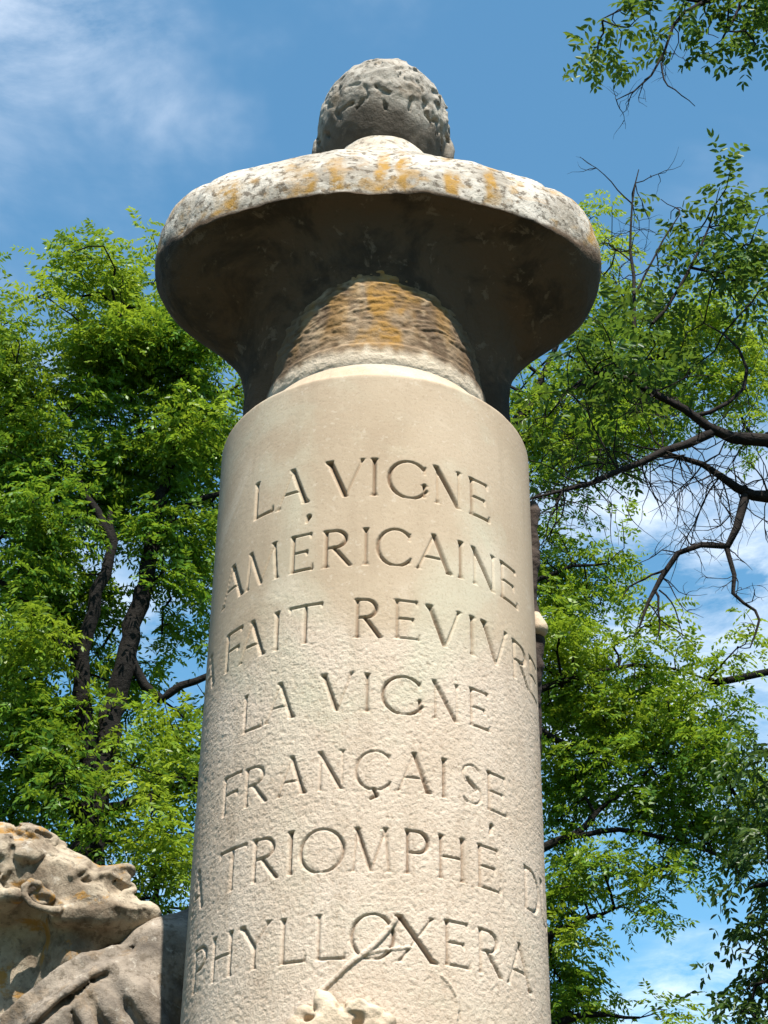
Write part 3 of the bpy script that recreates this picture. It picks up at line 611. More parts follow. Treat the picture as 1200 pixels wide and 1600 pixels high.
box_part('plinth', COLX-1.25, COLX+1.25, COLY-0.70, COLY+1.35, 0.18, 0.55, M_plinth, ped)
box_part('die', COLX-0.45, COLX+0.45, COLY-0.45, COLY+0.45, 0.55, 1.0, M_plinth, ped)

# ------------------------------------------------------------------ stone figure looking up at the bust
YS = COLY+0.33; G_ = 1.025
def P(x, y, d=0.0): return atY(x, y, YS+d*G_)
statue = thing('stone_statue', 'weathered stone figure with head tilted back, coat collar and raised arm beside the column', 'statue', (-0.62, YS, 0.55))
U = 0.00122
lo = P(-130, 1640, 0)-[0, 0.20, 0]; hi = P(300, 1270, 0)+[0, 0.22, 0]
cl = Clay(lo, hi, 0.0030); cl.g = G_
cl.ell(P(34, 1380), [0.096, 0.086, 0.088], 0)
prof_px = [(60, 1345), (90, 1332), (108, 1329), (122, 1335), (136, 1340), (147, 1349), (158, 1355), (172, 1354), (188, 1352), (203, 1351), (212, 1356), (212, 1364), (206, 1369), (201, 1373), (204, 1379), (212, 1384), (214, 1390), (206, 1394), (194, 1397), (205, 1399), (214, 1401), (216, 1407), (222, 1410), (236, 1411), (249, 1418), (254, 1428), (249, 1441), (236, 1454), (215, 1466), (190, 1476), (150, 1484), (95, 1480), (50, 1440), (40, 1380)]
cl.profile([P(x, y)[[0, 2]] for x, y in prof_px], 0, 0, YS, 0.0135, 1.25, 0.070, 0.02)
cl.chain([P(122, 1350, -0.012), P(134, 1353, -0.034), P(128, 1362, -0.060), P(112, 1368, -0.07)], [0.011, 0.011, 0.010, 0.006], 0.008)     # brow
cl.ell(P(146, 1404, -0.050), [0.030, 0.018, 0.022], 0.02)                                                # cheek bone
cl.ell(P(144, 1371, -0.066), [0.023, 0.016, 0.0125], 0.008, 'sub')                                        # eye socket
cl.ell(P(142, 1374, -0.048), [0.0165, 0.012, 0.0100], 0.003)
cl.chain([P(124, 1374, -0.064), P(136, 1366, -0.060), P(152, 1371, -0.046)], [0.0035, 0.0045, 0.003], 0.002)
cl.chain([P(128, 1382, -0.062), P(142, 1382, -0.058), P(153, 1376, -0.046)], [0.003, 0.0035, 0.003], 0.002)
cl.ell(P(192, 1372, -0.019), [0.016, 0.009, 0.0115], 0.004)                                              # nostril wing
cl.chain([P(203, 1371, -0.010), P(196, 1376, -0.018), P(190, 1377, -0.022)], [0.0035, 0.0045, 0.003], 0.001, 'sub')
cl.chain([P(180, 1374, -0.030), P(176, 1388, -0.046), P(172, 1404, -0.055)], [0.0035, 0.004, 0.002], 0.003, 'sub')
cl.chain([P(216, 1397, 0.0), P(203, 1400, -0.012), P(192, 1403, -0.026), P(183, 1408, -0.038)], [0.003, 0.0038, 0.0036, 0.0025], 0.001, 'sub')   # open mouth
cl.chain([P(210, 1391, -0.010), P(196, 1396, -0.026), P(185, 1404, -0.040)], [0.006, 0.0065, 0.004], 0.004)
cl.chain([P(212, 1407, -0.010), P(198, 1411, -0.026), P(186, 1413, -0.040)], [0.006, 0.0065, 0.004], 0.004)
cl.chain([P(216, 1414, -0.012), P(203, 1420, -0.034)], [0.004, 0.004], 0.005, 'sub')
for sg in (-1, 1):
    dy_ = 22 if sg < 0 else 0
    cl.chain([P(214, 1436-dy_*0.1, sg*0.020), P(160, 1442-dy_*0.4, sg*0.050), P(92, 1442-dy_*0.5, sg*0.066)], [0.012, 0.014, 0.018], 0.022)
cl.chain([P(120, 1455, 0.01), P(110, 1500, 0.02), P(100, 1560, 0.03)], [0.050, 0.055, 0.06], 0.02)         # throat
ep = lambda x, y, o=0: P(x, y, -0.092+o)
cl.chain([ep(66, 1392, 0.012), ep(60, 1381), ep(49, 1378), ep(39, 1386, -0.004), ep(38, 1400, -0.006), ep(50, 1413, -0.006), ep(68, 1420, -0.004), ep(86, 1424), ep(95, 1420, 0.010)], [0.006, 0.0065, 0.0065, 0.007, 0.007, 0.0065, 0.007, 0.009, 0.006], 0.003)
cl.ell(ep(64, 1402, 0.012), [0.026, 0.010, 0.016], 0.006)
cl.ell(ep(68, 1402, -0.001), [0.019, 0.012, 0.009], 0.003, 'sub')
cl.ell(ep(76, 1405, 0.0), [0.010, 0.014, 0.007], 0.003, 'sub')
cl.chain([P(70, 1425, 0.03), P(50, 1500, 0.06), P(40, 1600, 0.07)], [0.068, 0.064, 0.070], 0.012)
cl.chain([P(20, 1440, 0.06), P(0, 1520, 0.08), P(-10, 1610, 0.09)], [0.07, 0.075, 0.09], 0.02)
cl.chain([P(84, 1440, -0.035), P(112, 1500, -0.022), P(128, 1545, -0.01)], [0.012, 0.012, 0.012], 0.02)          # neck
cl.rough(0.0022, 42, 15)
Vh, Fh = cl.mesh(); part('head', Vh, Fh, M_fig, statue)
# hair: thick curled locks
cl = Clay(P(-140, 1520, 0)-[0, 0.2, 0], P(130, 1260, 0)+[0, 0.22, 0], 0.0036); cl.g = G_
cl.ell(P(18, 1378), [0.094, 0.092, 0.092], 0)
cl.ell(P(60, 1345), [0.040, 0.060, 0.034], 0.02)
cl.cap(P(96, 1366, -0.075), P(130, 1500, -0.1), 0.030, 0.05, 0.01, 'sub'); cl.ell(P(72, 1402, -0.10), [0.046, 0.045, 0.034], 0.008, 'sub')
cr = np.random.default_rng(23); cc = P(22, 1376)
for i in range(230):
    n = cr.normal(size=3); n /= np.linalg.norm(n)
    if n[0] > 0.62 or n[2] < -0.75: continue
    c = cc+n*np.array([0.094, 0.092, 0.092])*G_
    if n[1] < -0.3 and n[0] > 0.15 and n[2] < 0.25: continue
    t1 = np.cross(n, [0.3, 0.2, 1]); t1 /= np.linalg.norm(t1); t2 = np.cross(n, t1)
    q0 = cr.uniform(0, 6.28); L = cr.uniform(0.014, 0.028)
    cl.chain([c+(t1*math.cos(q0+s)+t2*math.sin(q0+s))*L*(1-0.22*s)+n*0.003 for s in (0, 0.9, 1.8, 2.7)], [0.005, 0.011, 0.010, 0.005], 0.006)
for (x, y, d, r_) in [(14, 1322, -0.03, 0.020), (36, 1316, -0.02, 0.022), (62, 1308, 0.0, 0.019), (78, 1312, -0.02, 0.015), (93, 1322, -0.01, 0.013), (98, 1328, -0.02, 0.009), (30, 1345, -0.075, 0.020), (8, 1356, -0.08, 0.020), (72, 1340, -0.055, 0.016), (20, 1400, -0.09, 0.018), (-10, 1400, -0.085, 0.024)]:
    cl.ell(P(x, y, d), [r_*1.2, r_, r_*0.85], 0.006)
for i in range(30):
    n = cr.normal(size=3); n /= np.linalg.norm(n); n[1] = -abs(n[1]); c = cc+n*0.1*G_; d = cr.normal(size=3); d -= n*(d@n); d /= np.linalg.norm(d)
    cl.cap(c-d*0.018, c+d*0.018, 0.0050, 0.0035, 0.006, 'sub')
cl.rough(0.002, 40, 25)
Vh, Fh = cl.mesh(); part('hair', Vh, Fh, M_fig, statue)
# coat with stand collar and the raised sleeve
zb_ = 1.55
cl = Clay(np.array([-1.25, YS-0.32, zb_]), np.array([0.12, YS+0.42, P(250, 1385)[2]+0.05]), 0.0060); cl.g = G_
cl.ell(P(70, 1930, 0.02), [0.25, 0.17, 0.34], 0)
cl.ell(P(90, 1735, 0.0), [0.20, 0.15, 0.13], 0.05)
cl.chain([P(195, 1615, -0.01), P(258, 1516, 0.03), P(345, 1470, 0.16), P(470, 1380, 0.26)], [0.105, 0.088, 0.078, 0.07], 0.03)
cl.cap(P(-40, 1690, 0.02), P(-110, 1980, 0.0), 0.10, 0.085, 0.04)
cl.chain([P(30, 1690, 0.0), P(110, 1640, 0.0), P(185, 1590, 0.0)], [0.115, 0.11, 0.095], 0.03)
cl.cap(P(45, 1550, 0.02), P(85, 1400, 0.02), 0.082, 0.080, 0.008, 'sub')                                  # opening round the neck
ctop = np.array([P(-10, 1606, -0.080), P(38, 1560, -0.098), P(82, 1524, -0.098), P(128, 1496, -0.084), P(176, 1484, -0.056), P(206, 1480, -0.016)])
cbot = np.array([P(0, 1650, -0.115), P(50, 1598, -0.125), P(98, 1556, -0.122), P(146, 1522, -0.108), P(192, 1500, -0.080), P(222, 1488, -0.040)])
for f_ in np.linspace(0, 1, 6): cl.chain(list(ctop+(cbot-ctop)*f_+np.array([0, 0.010*math.sin(f_*3.14), 0])), [0.0075]*6, 0.004)       # turned-down collar
cl.chain(list(ctop*0.5+cbot*0.5+np.array([0, -0.012, 0.0])), [0.004, 0.0045, 0.005, 0.0045, 0.004, 0.003], 0.004, 'sub')
cl.chain(list(cbot+np.array([0.004, 0.0, -0.012])), [0.007, 0.007, 0.006, 0.005, 0.004, 0.003], 0.006, 'sub')
lap = cbot+np.array([0.006, 0.004, -0.030])
for f_ in np.linspace(0, 1, 3): cl.chain(list(lap+np.array([0.008, 0.012, -0.022])*f_), [0.010]*6, 0.008)
for pts, r_ in (([(95, 1582), (104, 1612), (116, 1650)], 0.013), ([(122, 1566), (134, 1600), (150, 1645)], 0.013), ([(150, 1548), (172, 1585), (206, 1630)], 0.016), ([(190, 1522), (222, 1560), (250, 1610)], 0.020), ([(66, 1606), (74, 1640), (84, 1670)], 0.012)):
    cl.chain([P(x, y, d_) for (x, y), d_ in zip(pts, (-0.088, -0.098, -0.104))], [r_*0.5, r_, r_*1.1], 0.028)
for pts, r_ in (([(110, 1572), (119, 1606), (132, 1648)], 0.006), ([(138, 1556), (154, 1592), (178, 1640)], 0.007), ([(172, 1536), (198, 1574), (230, 1622)], 0.008)):
    cl.chain([P(x, y, -0.114) for x, y in pts], [r_*0.4, r_*0.9, r_], 0.012, 'sub')
cl.rough(0.0035, 34, 35)
Vh, Fh = cl.mesh(); part('coat', Vh, Fh, M_coat, statue)
hip = P(70, 1980, 0.02)
cl = Clay(np.array([-1.15, YS-0.34, 0.53]), np.array([-0.1, YS+0.35, 1.85]), 0.012)
cl.ell(np.array([hip[0], YS+0.02, 1.62]), [0.23, 0.16, 0.16], 0)
for sg in (-1, 1):
    cl.chain([np.array([hip[0]+sg*0.10, YS, 1.55]), np.array([hip[0]+sg*0.12, YS-0.04, 1.10]), np.array([hip[0]+sg*0.13, YS+0.02, 0.66])], [0.125, 0.095, 0.075], 0.03)
    cl.cap(np.array([hip[0]+sg*0.13, YS+0.02, 0.60]), np.array([hip[0]+sg*0.13+0.10, YS-0.10, 0.58]), 0.06, 0.05, 0.03)
cl.rough(0.006, 18, 37)
Vh, Fh = cl.mesh(); part('trousers', Vh, Fh, M_coat, statue)

# ------------------------------------------------------------------ dark vine stock on the far side of the column
YV = COLY+0.10
def Q_(x, y, d=0.0): return atY(x, y, YV+d)
vine = thing('vine_stock', 'dark gnarled carved vine stock climbing the far side of the column', 'vine', tuple(Q_(835, 1180)))
cl = Clay(Q_(800, 1200)-[0.02, 0.10, 0.02], Q_(860, 770)+[0.05, 0.12, 0.03], 0.0035)
cl.chain([Q_(828, 1190, 0.03), Q_(828, 1100, 0.02), Q_(834, 1040), Q_(836, 1000), Q_(832, 960), Q_(828, 920), Q_(830, 880), Q_(828, 840), Q_(830, 800), Q_(833, 790)], [0.022, 0.02, 0.018, 0.016, 0.013, 0.011, 0.015, 0.013, 0.015, 0.009], 0.008)
for (x, y, r_) in [(834, 868, 0.013), (832, 885, 0.013), (834, 798, 0.013), (841, 1003, 0.011), (839, 1018, 0.011), (836, 1034, 0.012), (834, 850, 0.012)]: cl.ell(Q_(x, y), [r_, r_, r_*1.3], 0.006)
cl.rough(0.0045, 70, 45)
Vh, Fh = cl.mesh(); part('stem', Vh, Fh, M_vine, vine)
cl = Clay(Q_(815, 1010)-[0.02, 0.06, 0.02], Q_(870, 930)+[0.03, 0.08, 0.02], 0.003)
cl.cap(Q_(838, 962, -0.01), Q_(843, 982, -0.015), 0.009, 0.0165, 0.004); cl.cap(Q_(830, 975), Q_(842, 984, -0.01), 0.012, 0.014, 0.006)
cl.ell(Q_(842, 1003, -0.01), [0.03, 0.05, 0.012], 0.002, 'sub')
cl.rough(0.0015, 60, 46)
Vh, Fh = cl.mesh(); part('cut_stub', Vh, Fh, M_leafstone, vine)

# ------------------------------------------------------------------ trees
DOWN = np.array([0, 0, -1.0])
def unit(v): return v/(np.linalg.norm(v, axis=-1, keepdims=True)+1e-9)
def leaf_mesh(base, direc, length, npair, ll, lw, droop, r, tint, vary, hexa=False):
    """pinnate leaves: arrays of rachis bases and directions; returns vertices, quads, per-face tint and vary"""
    M = len(base); direc = unit(direc)
    K = npair*2+1
    t = np.concatenate([np.repeat(np.linspace(0.18, 0.97, npair), 2), [1.0]]); side = np.concatenate([np.tile([-1, 1], npair), [0]])
    L = length[:, None]
    up = unit(np.array([0, 0, 1.0])+r.normal(0, 0.35, (M, 3)))
    sd = unit(np.cross(direc, up)); nr = unit(np.cross(sd, direc))
    pos = base[:, None]+direc[:, None]*(L*t)[..., None]+DOWN*(droop[:, None]*L*t**2)[..., None]
    tan = unit(direc[:, None]+DOWN*(2*droop[:, None]*t)[..., None])
    d = unit(sd[:, None]*side[None, :, None]*0.9+tan*np.where(side == 0, 1, 0.55)[None, :, None]+DOWN*0.25+r.normal(0, 0.22, (M, K, 3)))
    wv = unit(np.cross(d, unit(nr[:, None]+r.normal(0, 0.45, (M, K, 3)))))
    l = ll*r.uniform(0.75, 1.2, (M, K, 1))*(1-0.35*np.abs(t-0.5)[None, :, None]); wd = lw*r.uniform(0.8, 1.15, (M, K, 1))*0.5
    n2 = unit(np.cross(wv, d))
    if hexa:
        v = np.stack([pos, pos+d*l*0.32+wv*wd+n2*wd*0.3, pos+d*l*0.68+wv*wd*0.85+n2*wd*0.2, pos+d*l-n2*l*0.08, pos+d*l*0.68-wv*wd*0.85+n2*wd*0.2, pos+d*l*0.32-wv*wd+n2*wd*0.3], 2).reshape(-1, 3)
        i = np.arange(M*K)[:, None]*6
        q = np.concatenate([i+np.array([[0, 1, 2, 3]]), i+np.array([[0, 3, 4, 5]])], 1).reshape(-1, 4); rep = 2
    else:
        v = np.stack([pos, pos+d*l*0.45+wv*wd, pos+d*l, pos+d*l*0.45-wv*wd], 2).reshape(-1, 3)
        q = np.arange(M*K*4).reshape(-1, 4); rep = 1
    tt = np.repeat(np.clip(tint[:, None]+r.normal(0, 0.05, (M, K)), 0, 1).ravel(), rep); vv = np.repeat(np.clip(vary[:, None]+r.normal(0, 0.22, (M, K)), 0, 1).ravel(), rep)
    return v, q, tt, vv
def limb3(pts, Y, wpx, jit=0.0, r=rng):
    """limb traced in the picture: pixel points, distance (one value or one per point), width in pixels"""
    n = len(pts); Ys = np.broadcast_to(np.asarray(Y, float), (n,)); W = np.broadcast_to(np.asarray(wpx, float), (n,))
    Pp = np.array([atY(x, y, yy) for (x, y), yy in zip(pts, Ys)]); Rr = np.array([0.5*w_*pxm(x, y, yy) for (x, y), yy, w_ in zip(pts, Ys, W)])
    m = max(8, int(np.linalg.norm(np.diff(Pp, axis=0), axis=1).sum()/0.10)); c = catmull(np.column_stack([Pp, Rr]), m)
    c[1:-1, :3] += r.normal(0, jit, (m-2, 3)); return c
def blob_points(blobs, Y, spread, dens, r, zflat=0.8, tuft=0.055):
    out = []; tn = []
    for bl_ in blobs:
        x, y, rp = bl_[:3]; dY = bl_[3] if len(bl_) > 3 else 0.0; tb = bl_[4] if len(bl_) > 4 else 0.0
        yy = Y+dY; c = atY(x, y, yy); R_ = rp*pxm(x, y, yy); n = max(4, int(dens*(R_**2)*(R_*0.6+spread)*2.2))
        nc = max(2, n//7); cu = unit(r.normal(size=(nc, 3)))*r.uniform(0, 1, (nc, 1))**0.42
        u = cu[r.integers(0, nc, n)]+r.normal(0, 1, (n, 3))*tuft/max(R_, 0.05)*np.array([1, 1, 0.6])
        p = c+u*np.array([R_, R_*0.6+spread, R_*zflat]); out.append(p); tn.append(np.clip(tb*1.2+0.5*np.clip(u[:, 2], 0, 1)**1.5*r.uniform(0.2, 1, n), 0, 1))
    return np.concatenate(out), np.concatenate(tn)
def build_tree(name, label, loc, limbs, pts, tints, mat, leafp, seed, barkmat, extra=None, grp=None, leafy=None, twig_r=0.0028, max_link=1.6):
    r = np.random.default_rng(seed)
    root = thing(name, label, 'tree', loc, grp)
    wood = Bag()
    nodes = []
    for c in limbs:
        V, F = tube(c[:, :3], c[:, 3], 9 if c[0, 3] > 0.03 else 6); 
        if c[0, 3] > 0.05: V = V+0.012*(fbm(V*[9, 9, 3], seed, 2)-0.5)[:, None]*unit(V-np.repeat(c[:, :3], 9, 0))
        wood.add(V, F); nodes.append(c[:, :3])
    part('trunk', *wood.out(), barkmat, root)
    nodes = np.concatenate(nodes)
    # hang every twig point on the nearest limb or earlier twig
    d0 = np.sqrt(((pts[:, None, :]-nodes[None, ::3, :])**2).sum(-1)).min(1) if len(nodes) < 4000 else np.zeros(len(pts))
    order = np.argsort(d0); pts = pts[order]; tints = tints[order]
    N0 = len(nodes); allp = np.concatenate([nodes, pts]); cost = np.zeros(len(allp)); par = np.full(len(allp), -1)
    for i in range(len(pts)):
        k = N0+i; d = np.sqrt(((allp[:k]-pts[i])**2).sum(1)); s = d+0.45*cost[:k]+0.25*np.maximum(0, allp[:k, 2]-pts[i, 2]); j = int(np.argmin(s)); par[k] = j; cost[k] = cost[j]+d[j]
    w_ = np.zeros(len(allp)); w_[N0:] = twig_r**2.1
    acc = w_.copy()
    for k in range(len(allp)-1, N0-1, -1):
        if par[k] >= N0: acc[par[k]] += acc[k]
    rad_ = acc**(1/2.1)
    tw = Bag()
    for k in range(N0, len(allp)):
        a, b_ = allp[par[k]], allp[k]; L = np.linalg.norm(b_-a)
        if L < 1e-4: continue
        mid = (a+b_)/2+r.normal(0, 0.07*L, 3)+np.array([0, 0, 0.06*L]); ra = min(rad_[k]*1.15, 0.05)
        V, F = tube(np.array([a, mid, b_]), np.array([ra, (ra+rad_[k])*0.5, rad_[k]*0.9]), 4); tw.add(V, F)
    if extra:
        for c in extra:
            V, F = tube(c[:, :3], c[:, 3], 4); tw.add(V, F)
    part('branches', *tw.out(), barkmat, root)['kind'] = 'stuff'
    # foliage
    nl = leafp['n']; lf = np.arange(len(pts)) if leafy is None else np.flatnonzero(leafy(pts))
    base = np.repeat(pts[lf], nl, 0)
    od = unit(pts[lf]-allp[par[N0+lf]]); od[:, 2] *= 0.5
    direc = unit(np.repeat(od, nl, 0)*0.55+r.normal(0, 0.75, (len(base), 3))*np.array([1, 1, 0.55])+np.array([0, 0, 0.18]))
    base = base+r.normal(0, leafp.get('scatter', 0.05), base.shape)
    t_ = np.repeat(tints[lf], nl); v_ = np.repeat(r.uniform(0, 1, len(lf)), nl)
    V, F, tt, vv = leaf_mesh(base, direc, r.uniform(*leafp['len'], len(base)), leafp['pairs'], leafp['ll'], leafp['lw'], r.uniform(*leafp['droop'], len(base)), r, t_, v_, leafp.get('hexa', False))
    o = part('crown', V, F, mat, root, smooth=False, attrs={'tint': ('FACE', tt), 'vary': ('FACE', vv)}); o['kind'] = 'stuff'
    return root
LOC = dict(n=6, len=(0.13, 0.21), pairs=7, ll=0.050, lw=0.0175, droop=(0.15, 0.75))
# --- locust tree left of the column
YL = 9.5
tr = np.random.default_rng(31)
limbsL = [
 limb3([(118, 2450), (122, 2000), (128, 1600), (134, 1420), (142, 1290), (162, 1180), (186, 1080), (210, 980), (234, 880), (246, 800), (270, 720)], YL, [84, 80, 70, 60, 48, 40, 34, 30, 26, 20, 14], 0.010),
 limb3([(152, 1230), (134, 1150), (127, 1080), (128, 1020), (150, 930), (178, 860), (172, 800)], [YL, YL-.05, YL-.1, YL-.15, YL-.2, YL-.2, YL-.2], [34, 30, 26, 24, 20, 15, 10], 0.008),
 limb3([(270, 720), (284, 650), (288, 600), (268, 520), (222, 482), (180, 478)], [YL, YL, YL, YL-.1, YL-.2, YL-.3], [20, 16, 13, 10, 7, 4], 0.006),
 limb3([(178, 850), (140, 780), (105, 735), (60, 690), (20, 640)], YL-.2, [14, 12, 10, 7, 4], 0.006),
 limb3([(204, 1030), (245, 1092), (275, 1075), (310, 1062), (380, 1040)], YL, [16, 15, 13, 11, 7], 0.005),
 limb3([(240, 850), (285, 795), (340, 772), (420, 750)], YL, [14, 11, 9, 6], 0.006),
 limb3([(246, 800), (226, 740), (214, 660), (190, 600)], YL+.2, [16, 12, 9, 5], 0.006),
 limb3([(128, 1030), (90, 1000), (40, 940), (-40, 880)], YL-.15, [14, 12, 10, 6], 0.006),
 limb3([(140, 1290), (90, 1230), (40, 1190), (-60, 1120)], YL, [24, 18, 14, 8], 0.006),
 limb3([(150, 1270), (200, 1255), (250, 1240), (330, 1215), (450, 1180)], YL+.1, [22, 18, 14, 10, 6], 0.006),
 limb3([(290, 600), (300, 530), (275, 460), (250, 415)], YL, [9, 8, 6, 3], 0.005),
 limb3([(127, 1080), (70, 850), (30, 700), (10, 580)], [YL, YL+.3, YL+.3, YL+.3], [16, 12, 8, 4], 0.006),
 limb3([(122, 1800), (-150, 1400), (-420, 1150), (-600, 1000)], [YL, YL-.2, YL-.3, YL-.3], [46, 34, 22, 10], 0.02),
 limb3([(130, 1700), (300, 1450), (450, 1200), (520, 1000)], [YL, YL+.7, YL+1.2, YL+1.5], [40, 30, 20, 10], 0.02),
]
blL = [(250, 405, 22, 0, .5), (225, 460, 34, 0, .25), (180, 440, 22, 0, .1), (130, 460, 32, -.2, .2), (95, 480, 28, -.2, .3), (180, 470, 35, -.2, .25), (280, 520, 45, 0, .1), (5, 490, 26, -.3, .1), (10, 560, 55, -.2, .2), (45, 620, 50, -.2, .2), (150, 525, 45, -.3, .45), (200, 520, 40, -.2, .35),
 (110, 535, 28, -.3, .4), (170, 580, 55, 0, .1), (240, 560, 60, 0, .05), (300, 570, 60, 0, 0), (280, 640, 60, -.2, .1), (330, 650, 50, 0, 0), (215, 650, 60, 0, 0), (150, 650, 45, 0, 0), (20, 680, 60, -.3, .2), (70, 690, 40, -.2, 0), (320, 720, 50, -.1, .15), (250, 720, 60, 0, 0), (180, 740, 50, .2, 0), (110, 760, 50, 0, 0), (30, 780, 60, 0, 0), (60, 850, 60, 0, 0),
 (310, 800, 50, .2, 0), (260, 850, 45, .2, 0), (320, 880, 40, .2, 0), (200, 820, 50, .2, 0), (110, 870, 50, 0, 0), (30, 930, 60, 0, .05), (100, 950, 45, .2, 0), (270, 930, 40, .3, 0), (50, 1020, 50, -.3, .2), (20, 1060, 50, -.3, .2), (80, 1070, 34, -.3, .1), (30, 1130, 60, -.2, .1), (80, 1150, 40, .1, 0), (20, 1210, 60, 0, 0), (210, 1080, 36, .4, 0), (250, 1140, 34, .3, .1),
 (290, 1150, 34, -.2, .3), (230, 1200, 34, .2, .1), (290, 1210, 34, -.1, .1), (225, 1235, 30, -.2, .15), (110, 1230, 45, .2, 0), (60, 1270, 50, .2, 0), (150, 1300, 45, .3, 0), (250, 1290, 34, -.1, .05), (230, 1330, 36, -.3, .3), (270, 1340, 30, -.3, .3), (280, 1390, 30, -.1, .1), (0, 1330, 60, .3, 0), (60, 1380, 60, .5, 0), (200, 1390, 40, .4, 0), (160, 980, 40, .5, 0), (160, 1150, 40, .5, 0), (105, 1260, 34, -.6, 0), (85, 1180, 32, -.5, .05)]
pL, tL = blob_points(blL, YL, 0.35, 900, tr)
keep = fbm(pL*1.9+[3.1, 0, 7.7], 61, 2) > 0.36; pL, tL = pL[keep], tL[keep]
# the rest of the crown, out of the picture or behind the column
fill = []
for (x, y, n, R3) in [(-300, 900, 520, (1.7, 1.6, 1.9)), (-250, 500, 220, (1.2, 1.3, .9)), (-350, 1300, 280, (1.6, 1.5, 1.0)), (500, 1000, 300, (1.0, 1.2, 2.0)), (470, 640, 110, (.7, 1.0, .9))]:
    fill.append(atY(x, y, YL+0.6)+unit(tr.normal(size=(n, 3)))*tr.uniform(0, 1, (n, 1))**0.4*np.array(R3))
fill = np.concatenate(fill); pL = np.concatenate([pL, fill]); tL = np.concatenate([tL, tr.uniform(0, 0.25, len(fill))])
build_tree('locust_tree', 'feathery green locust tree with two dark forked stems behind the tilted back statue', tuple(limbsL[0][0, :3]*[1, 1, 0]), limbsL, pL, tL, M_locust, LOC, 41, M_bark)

# --- locust tree behind the column, its right half in view
YR_ = 11.0
limbsR = [
 limb3([(640, 2350), (645, 1900), (660, 1500), (690, 1250), (720, 1000), (750, 820), (800, 680), (850, 600)], YR_, [90, 84, 70, 58, 46, 34, 22, 12], 0.015),
 limb3([(670, 1460), (760, 1375), (850, 1325), (905, 1298), (945, 1258), (1000, 1215), (1050, 1180)], [YR_, YR_-.2, YR_-.3, YR_-.3, YR_-.3, YR_-.4, YR_-.4], [26, 19, 14, 11, 8, 5, 3], 0.006),
 limb3([(880, 1310), (960, 1297), (1020, 1306), (1090, 1322), (1180, 1365)], [YR_-.3]*5, [9, 8, 7, 5, 2.5], 0.004),
 limb3([(700, 1200), (800, 1100), (900, 1060), (1000, 1040), (1100, 1060)], YR_-.3, [20, 14, 9, 6, 3], 0.006),
 limb3([(720, 1000), (800, 930), (880, 890), (950, 880)], YR_-.2, [16, 10, 6, 3], 0.006),
 limb3([(660, 1560), (780, 1500), (880, 1450), (960, 1420)], YR_-.2, [26, 18, 12, 5], 0.006),
 limb3([(655, 1750), (800, 1640), (900, 1590), (1000, 1590)], YR_-.2, [26, 18, 10, 4], 0.006),
 limb3([(790, 700), (900, 640), (1000, 570), (1100, 520)], YR_, [18, 13, 8, 4], 0.006),
 limb3([(820, 640), (880, 520), (930, 420)], YR_, [12, 8, 4], 0.006),
 limb3([(800, 1110), (900, 1170), (1010, 1170), (1130, 1210)], YR_-.3, [12, 9, 6, 3], 0.006),
]
blR = [(880, 1020, 45, -.3, .3), (940, 1025, 40, -.3, .3), (1000, 1030, 36, -.3, .25), (1060, 1045, 30, -.3, .3), (1110, 1060, 24, -.3, .25), (1160, 1042, 14, -.3, .5), (1125, 1110, 20, -.3, .1), (1150, 1130, 16, -.3, .1), (880, 1090, 50, 0, .15), (950, 1095, 50, -.2, .15), (1020, 1100, 40, -.2, .05), (900, 1160, 55, -.2, .2), (980, 1160, 50, -.3, .2), (1050, 1160, 40, -.3, .2), (1110, 1155, 32, -.2, 0), (1140, 1180, 26, -.3, .2), (1100, 1205, 40, -.3, .1),
 (1040, 1215, 50, -.3, .05), (970, 1220, 45, -.3, 0), (900, 1230, 45, 0, 0), (1150, 1230, 32, -.3, .15), (1175, 1270, 24, -.2, .15), (1130, 1275, 36, -.3, .1), (1075, 1270, 40, -.2, .05), (1100, 1310, 26, -.2, .05), (1050, 1330, 20, -.2, 0), (1020, 1360, 18, -.2, 0), (980, 1330, 16, 0, 0), (880, 1280, 30, 0, 0), (880, 1350, 26, 0, 0), (890, 1385, 36, -.2, .1), (950, 1385, 34, -.2, .1), (1000, 1400, 26, -.2, .15), (1030, 1400, 12, -.2, .2), (890, 1420, 30, 0, 0), (960, 1420, 28, 0, 0), (990, 1470, 14, 0, 0),
 (880, 1465, 30, -.3, .4), (910, 1500, 34, -.2, .2), (880, 1540, 36, 0, 0), (940, 1550, 30, 0, .05), (900, 1590, 40, 0, .1), (970, 1580, 24, -.2, .2), (1020, 1592, 16, -.2, .3), (850, 860, 30, 0, .15), (890, 860, 32, 0, .2), (930, 870, 30, 0, .25), (960, 905, 18, 0, .2), (880, 910, 32, 0, .1), (930, 930, 20, 0, .1), (860, 960, 30, 0, .1), (900, 980, 24, 0, .15), (860, 1010, 30, 0, .1),
 (840, 610, 40, 0, .1), (880, 650, 45, 0, .15), (850, 690, 36, 0, .3), (920, 700, 40, 0, .3), (960, 650, 40, 0, .2), (1000, 690, 36, 0, .25), (900, 745, 30, 0, .15), (1040, 640, 30, 0, .2), (950, 590, 36, 0, .2), (900, 560, 36, 0, .25), (1040, 560, 40, 0, .35), (1100, 520, 40, 0, .4), (1080, 600, 30, 0, .35), (1140, 560, 30, 0, .35), (1180, 600, 36, 0, .4), (1190, 540, 26, 0, .3), (1000, 520, 34, 0, .25), (930, 385, 24, 0, .6), (945, 430, 22, 0, .5), (955, 480, 22, 0, .35), (930, 520, 26, 0, .3), (1180, 650, 24, 0, .4), (1120, 630, 26, 0, .4), (1150, 720, 20, 0, .3), (850, 760, 26, 0, .1)]
pR, tR = blob_points(blR, YR_, 0.30, 850, tr)
keep = fbm(pR*1.9+[5.1, 0, 2.7], 63, 2) > 0.33; pR, tR = pR[keep], tR[keep]
fill = []
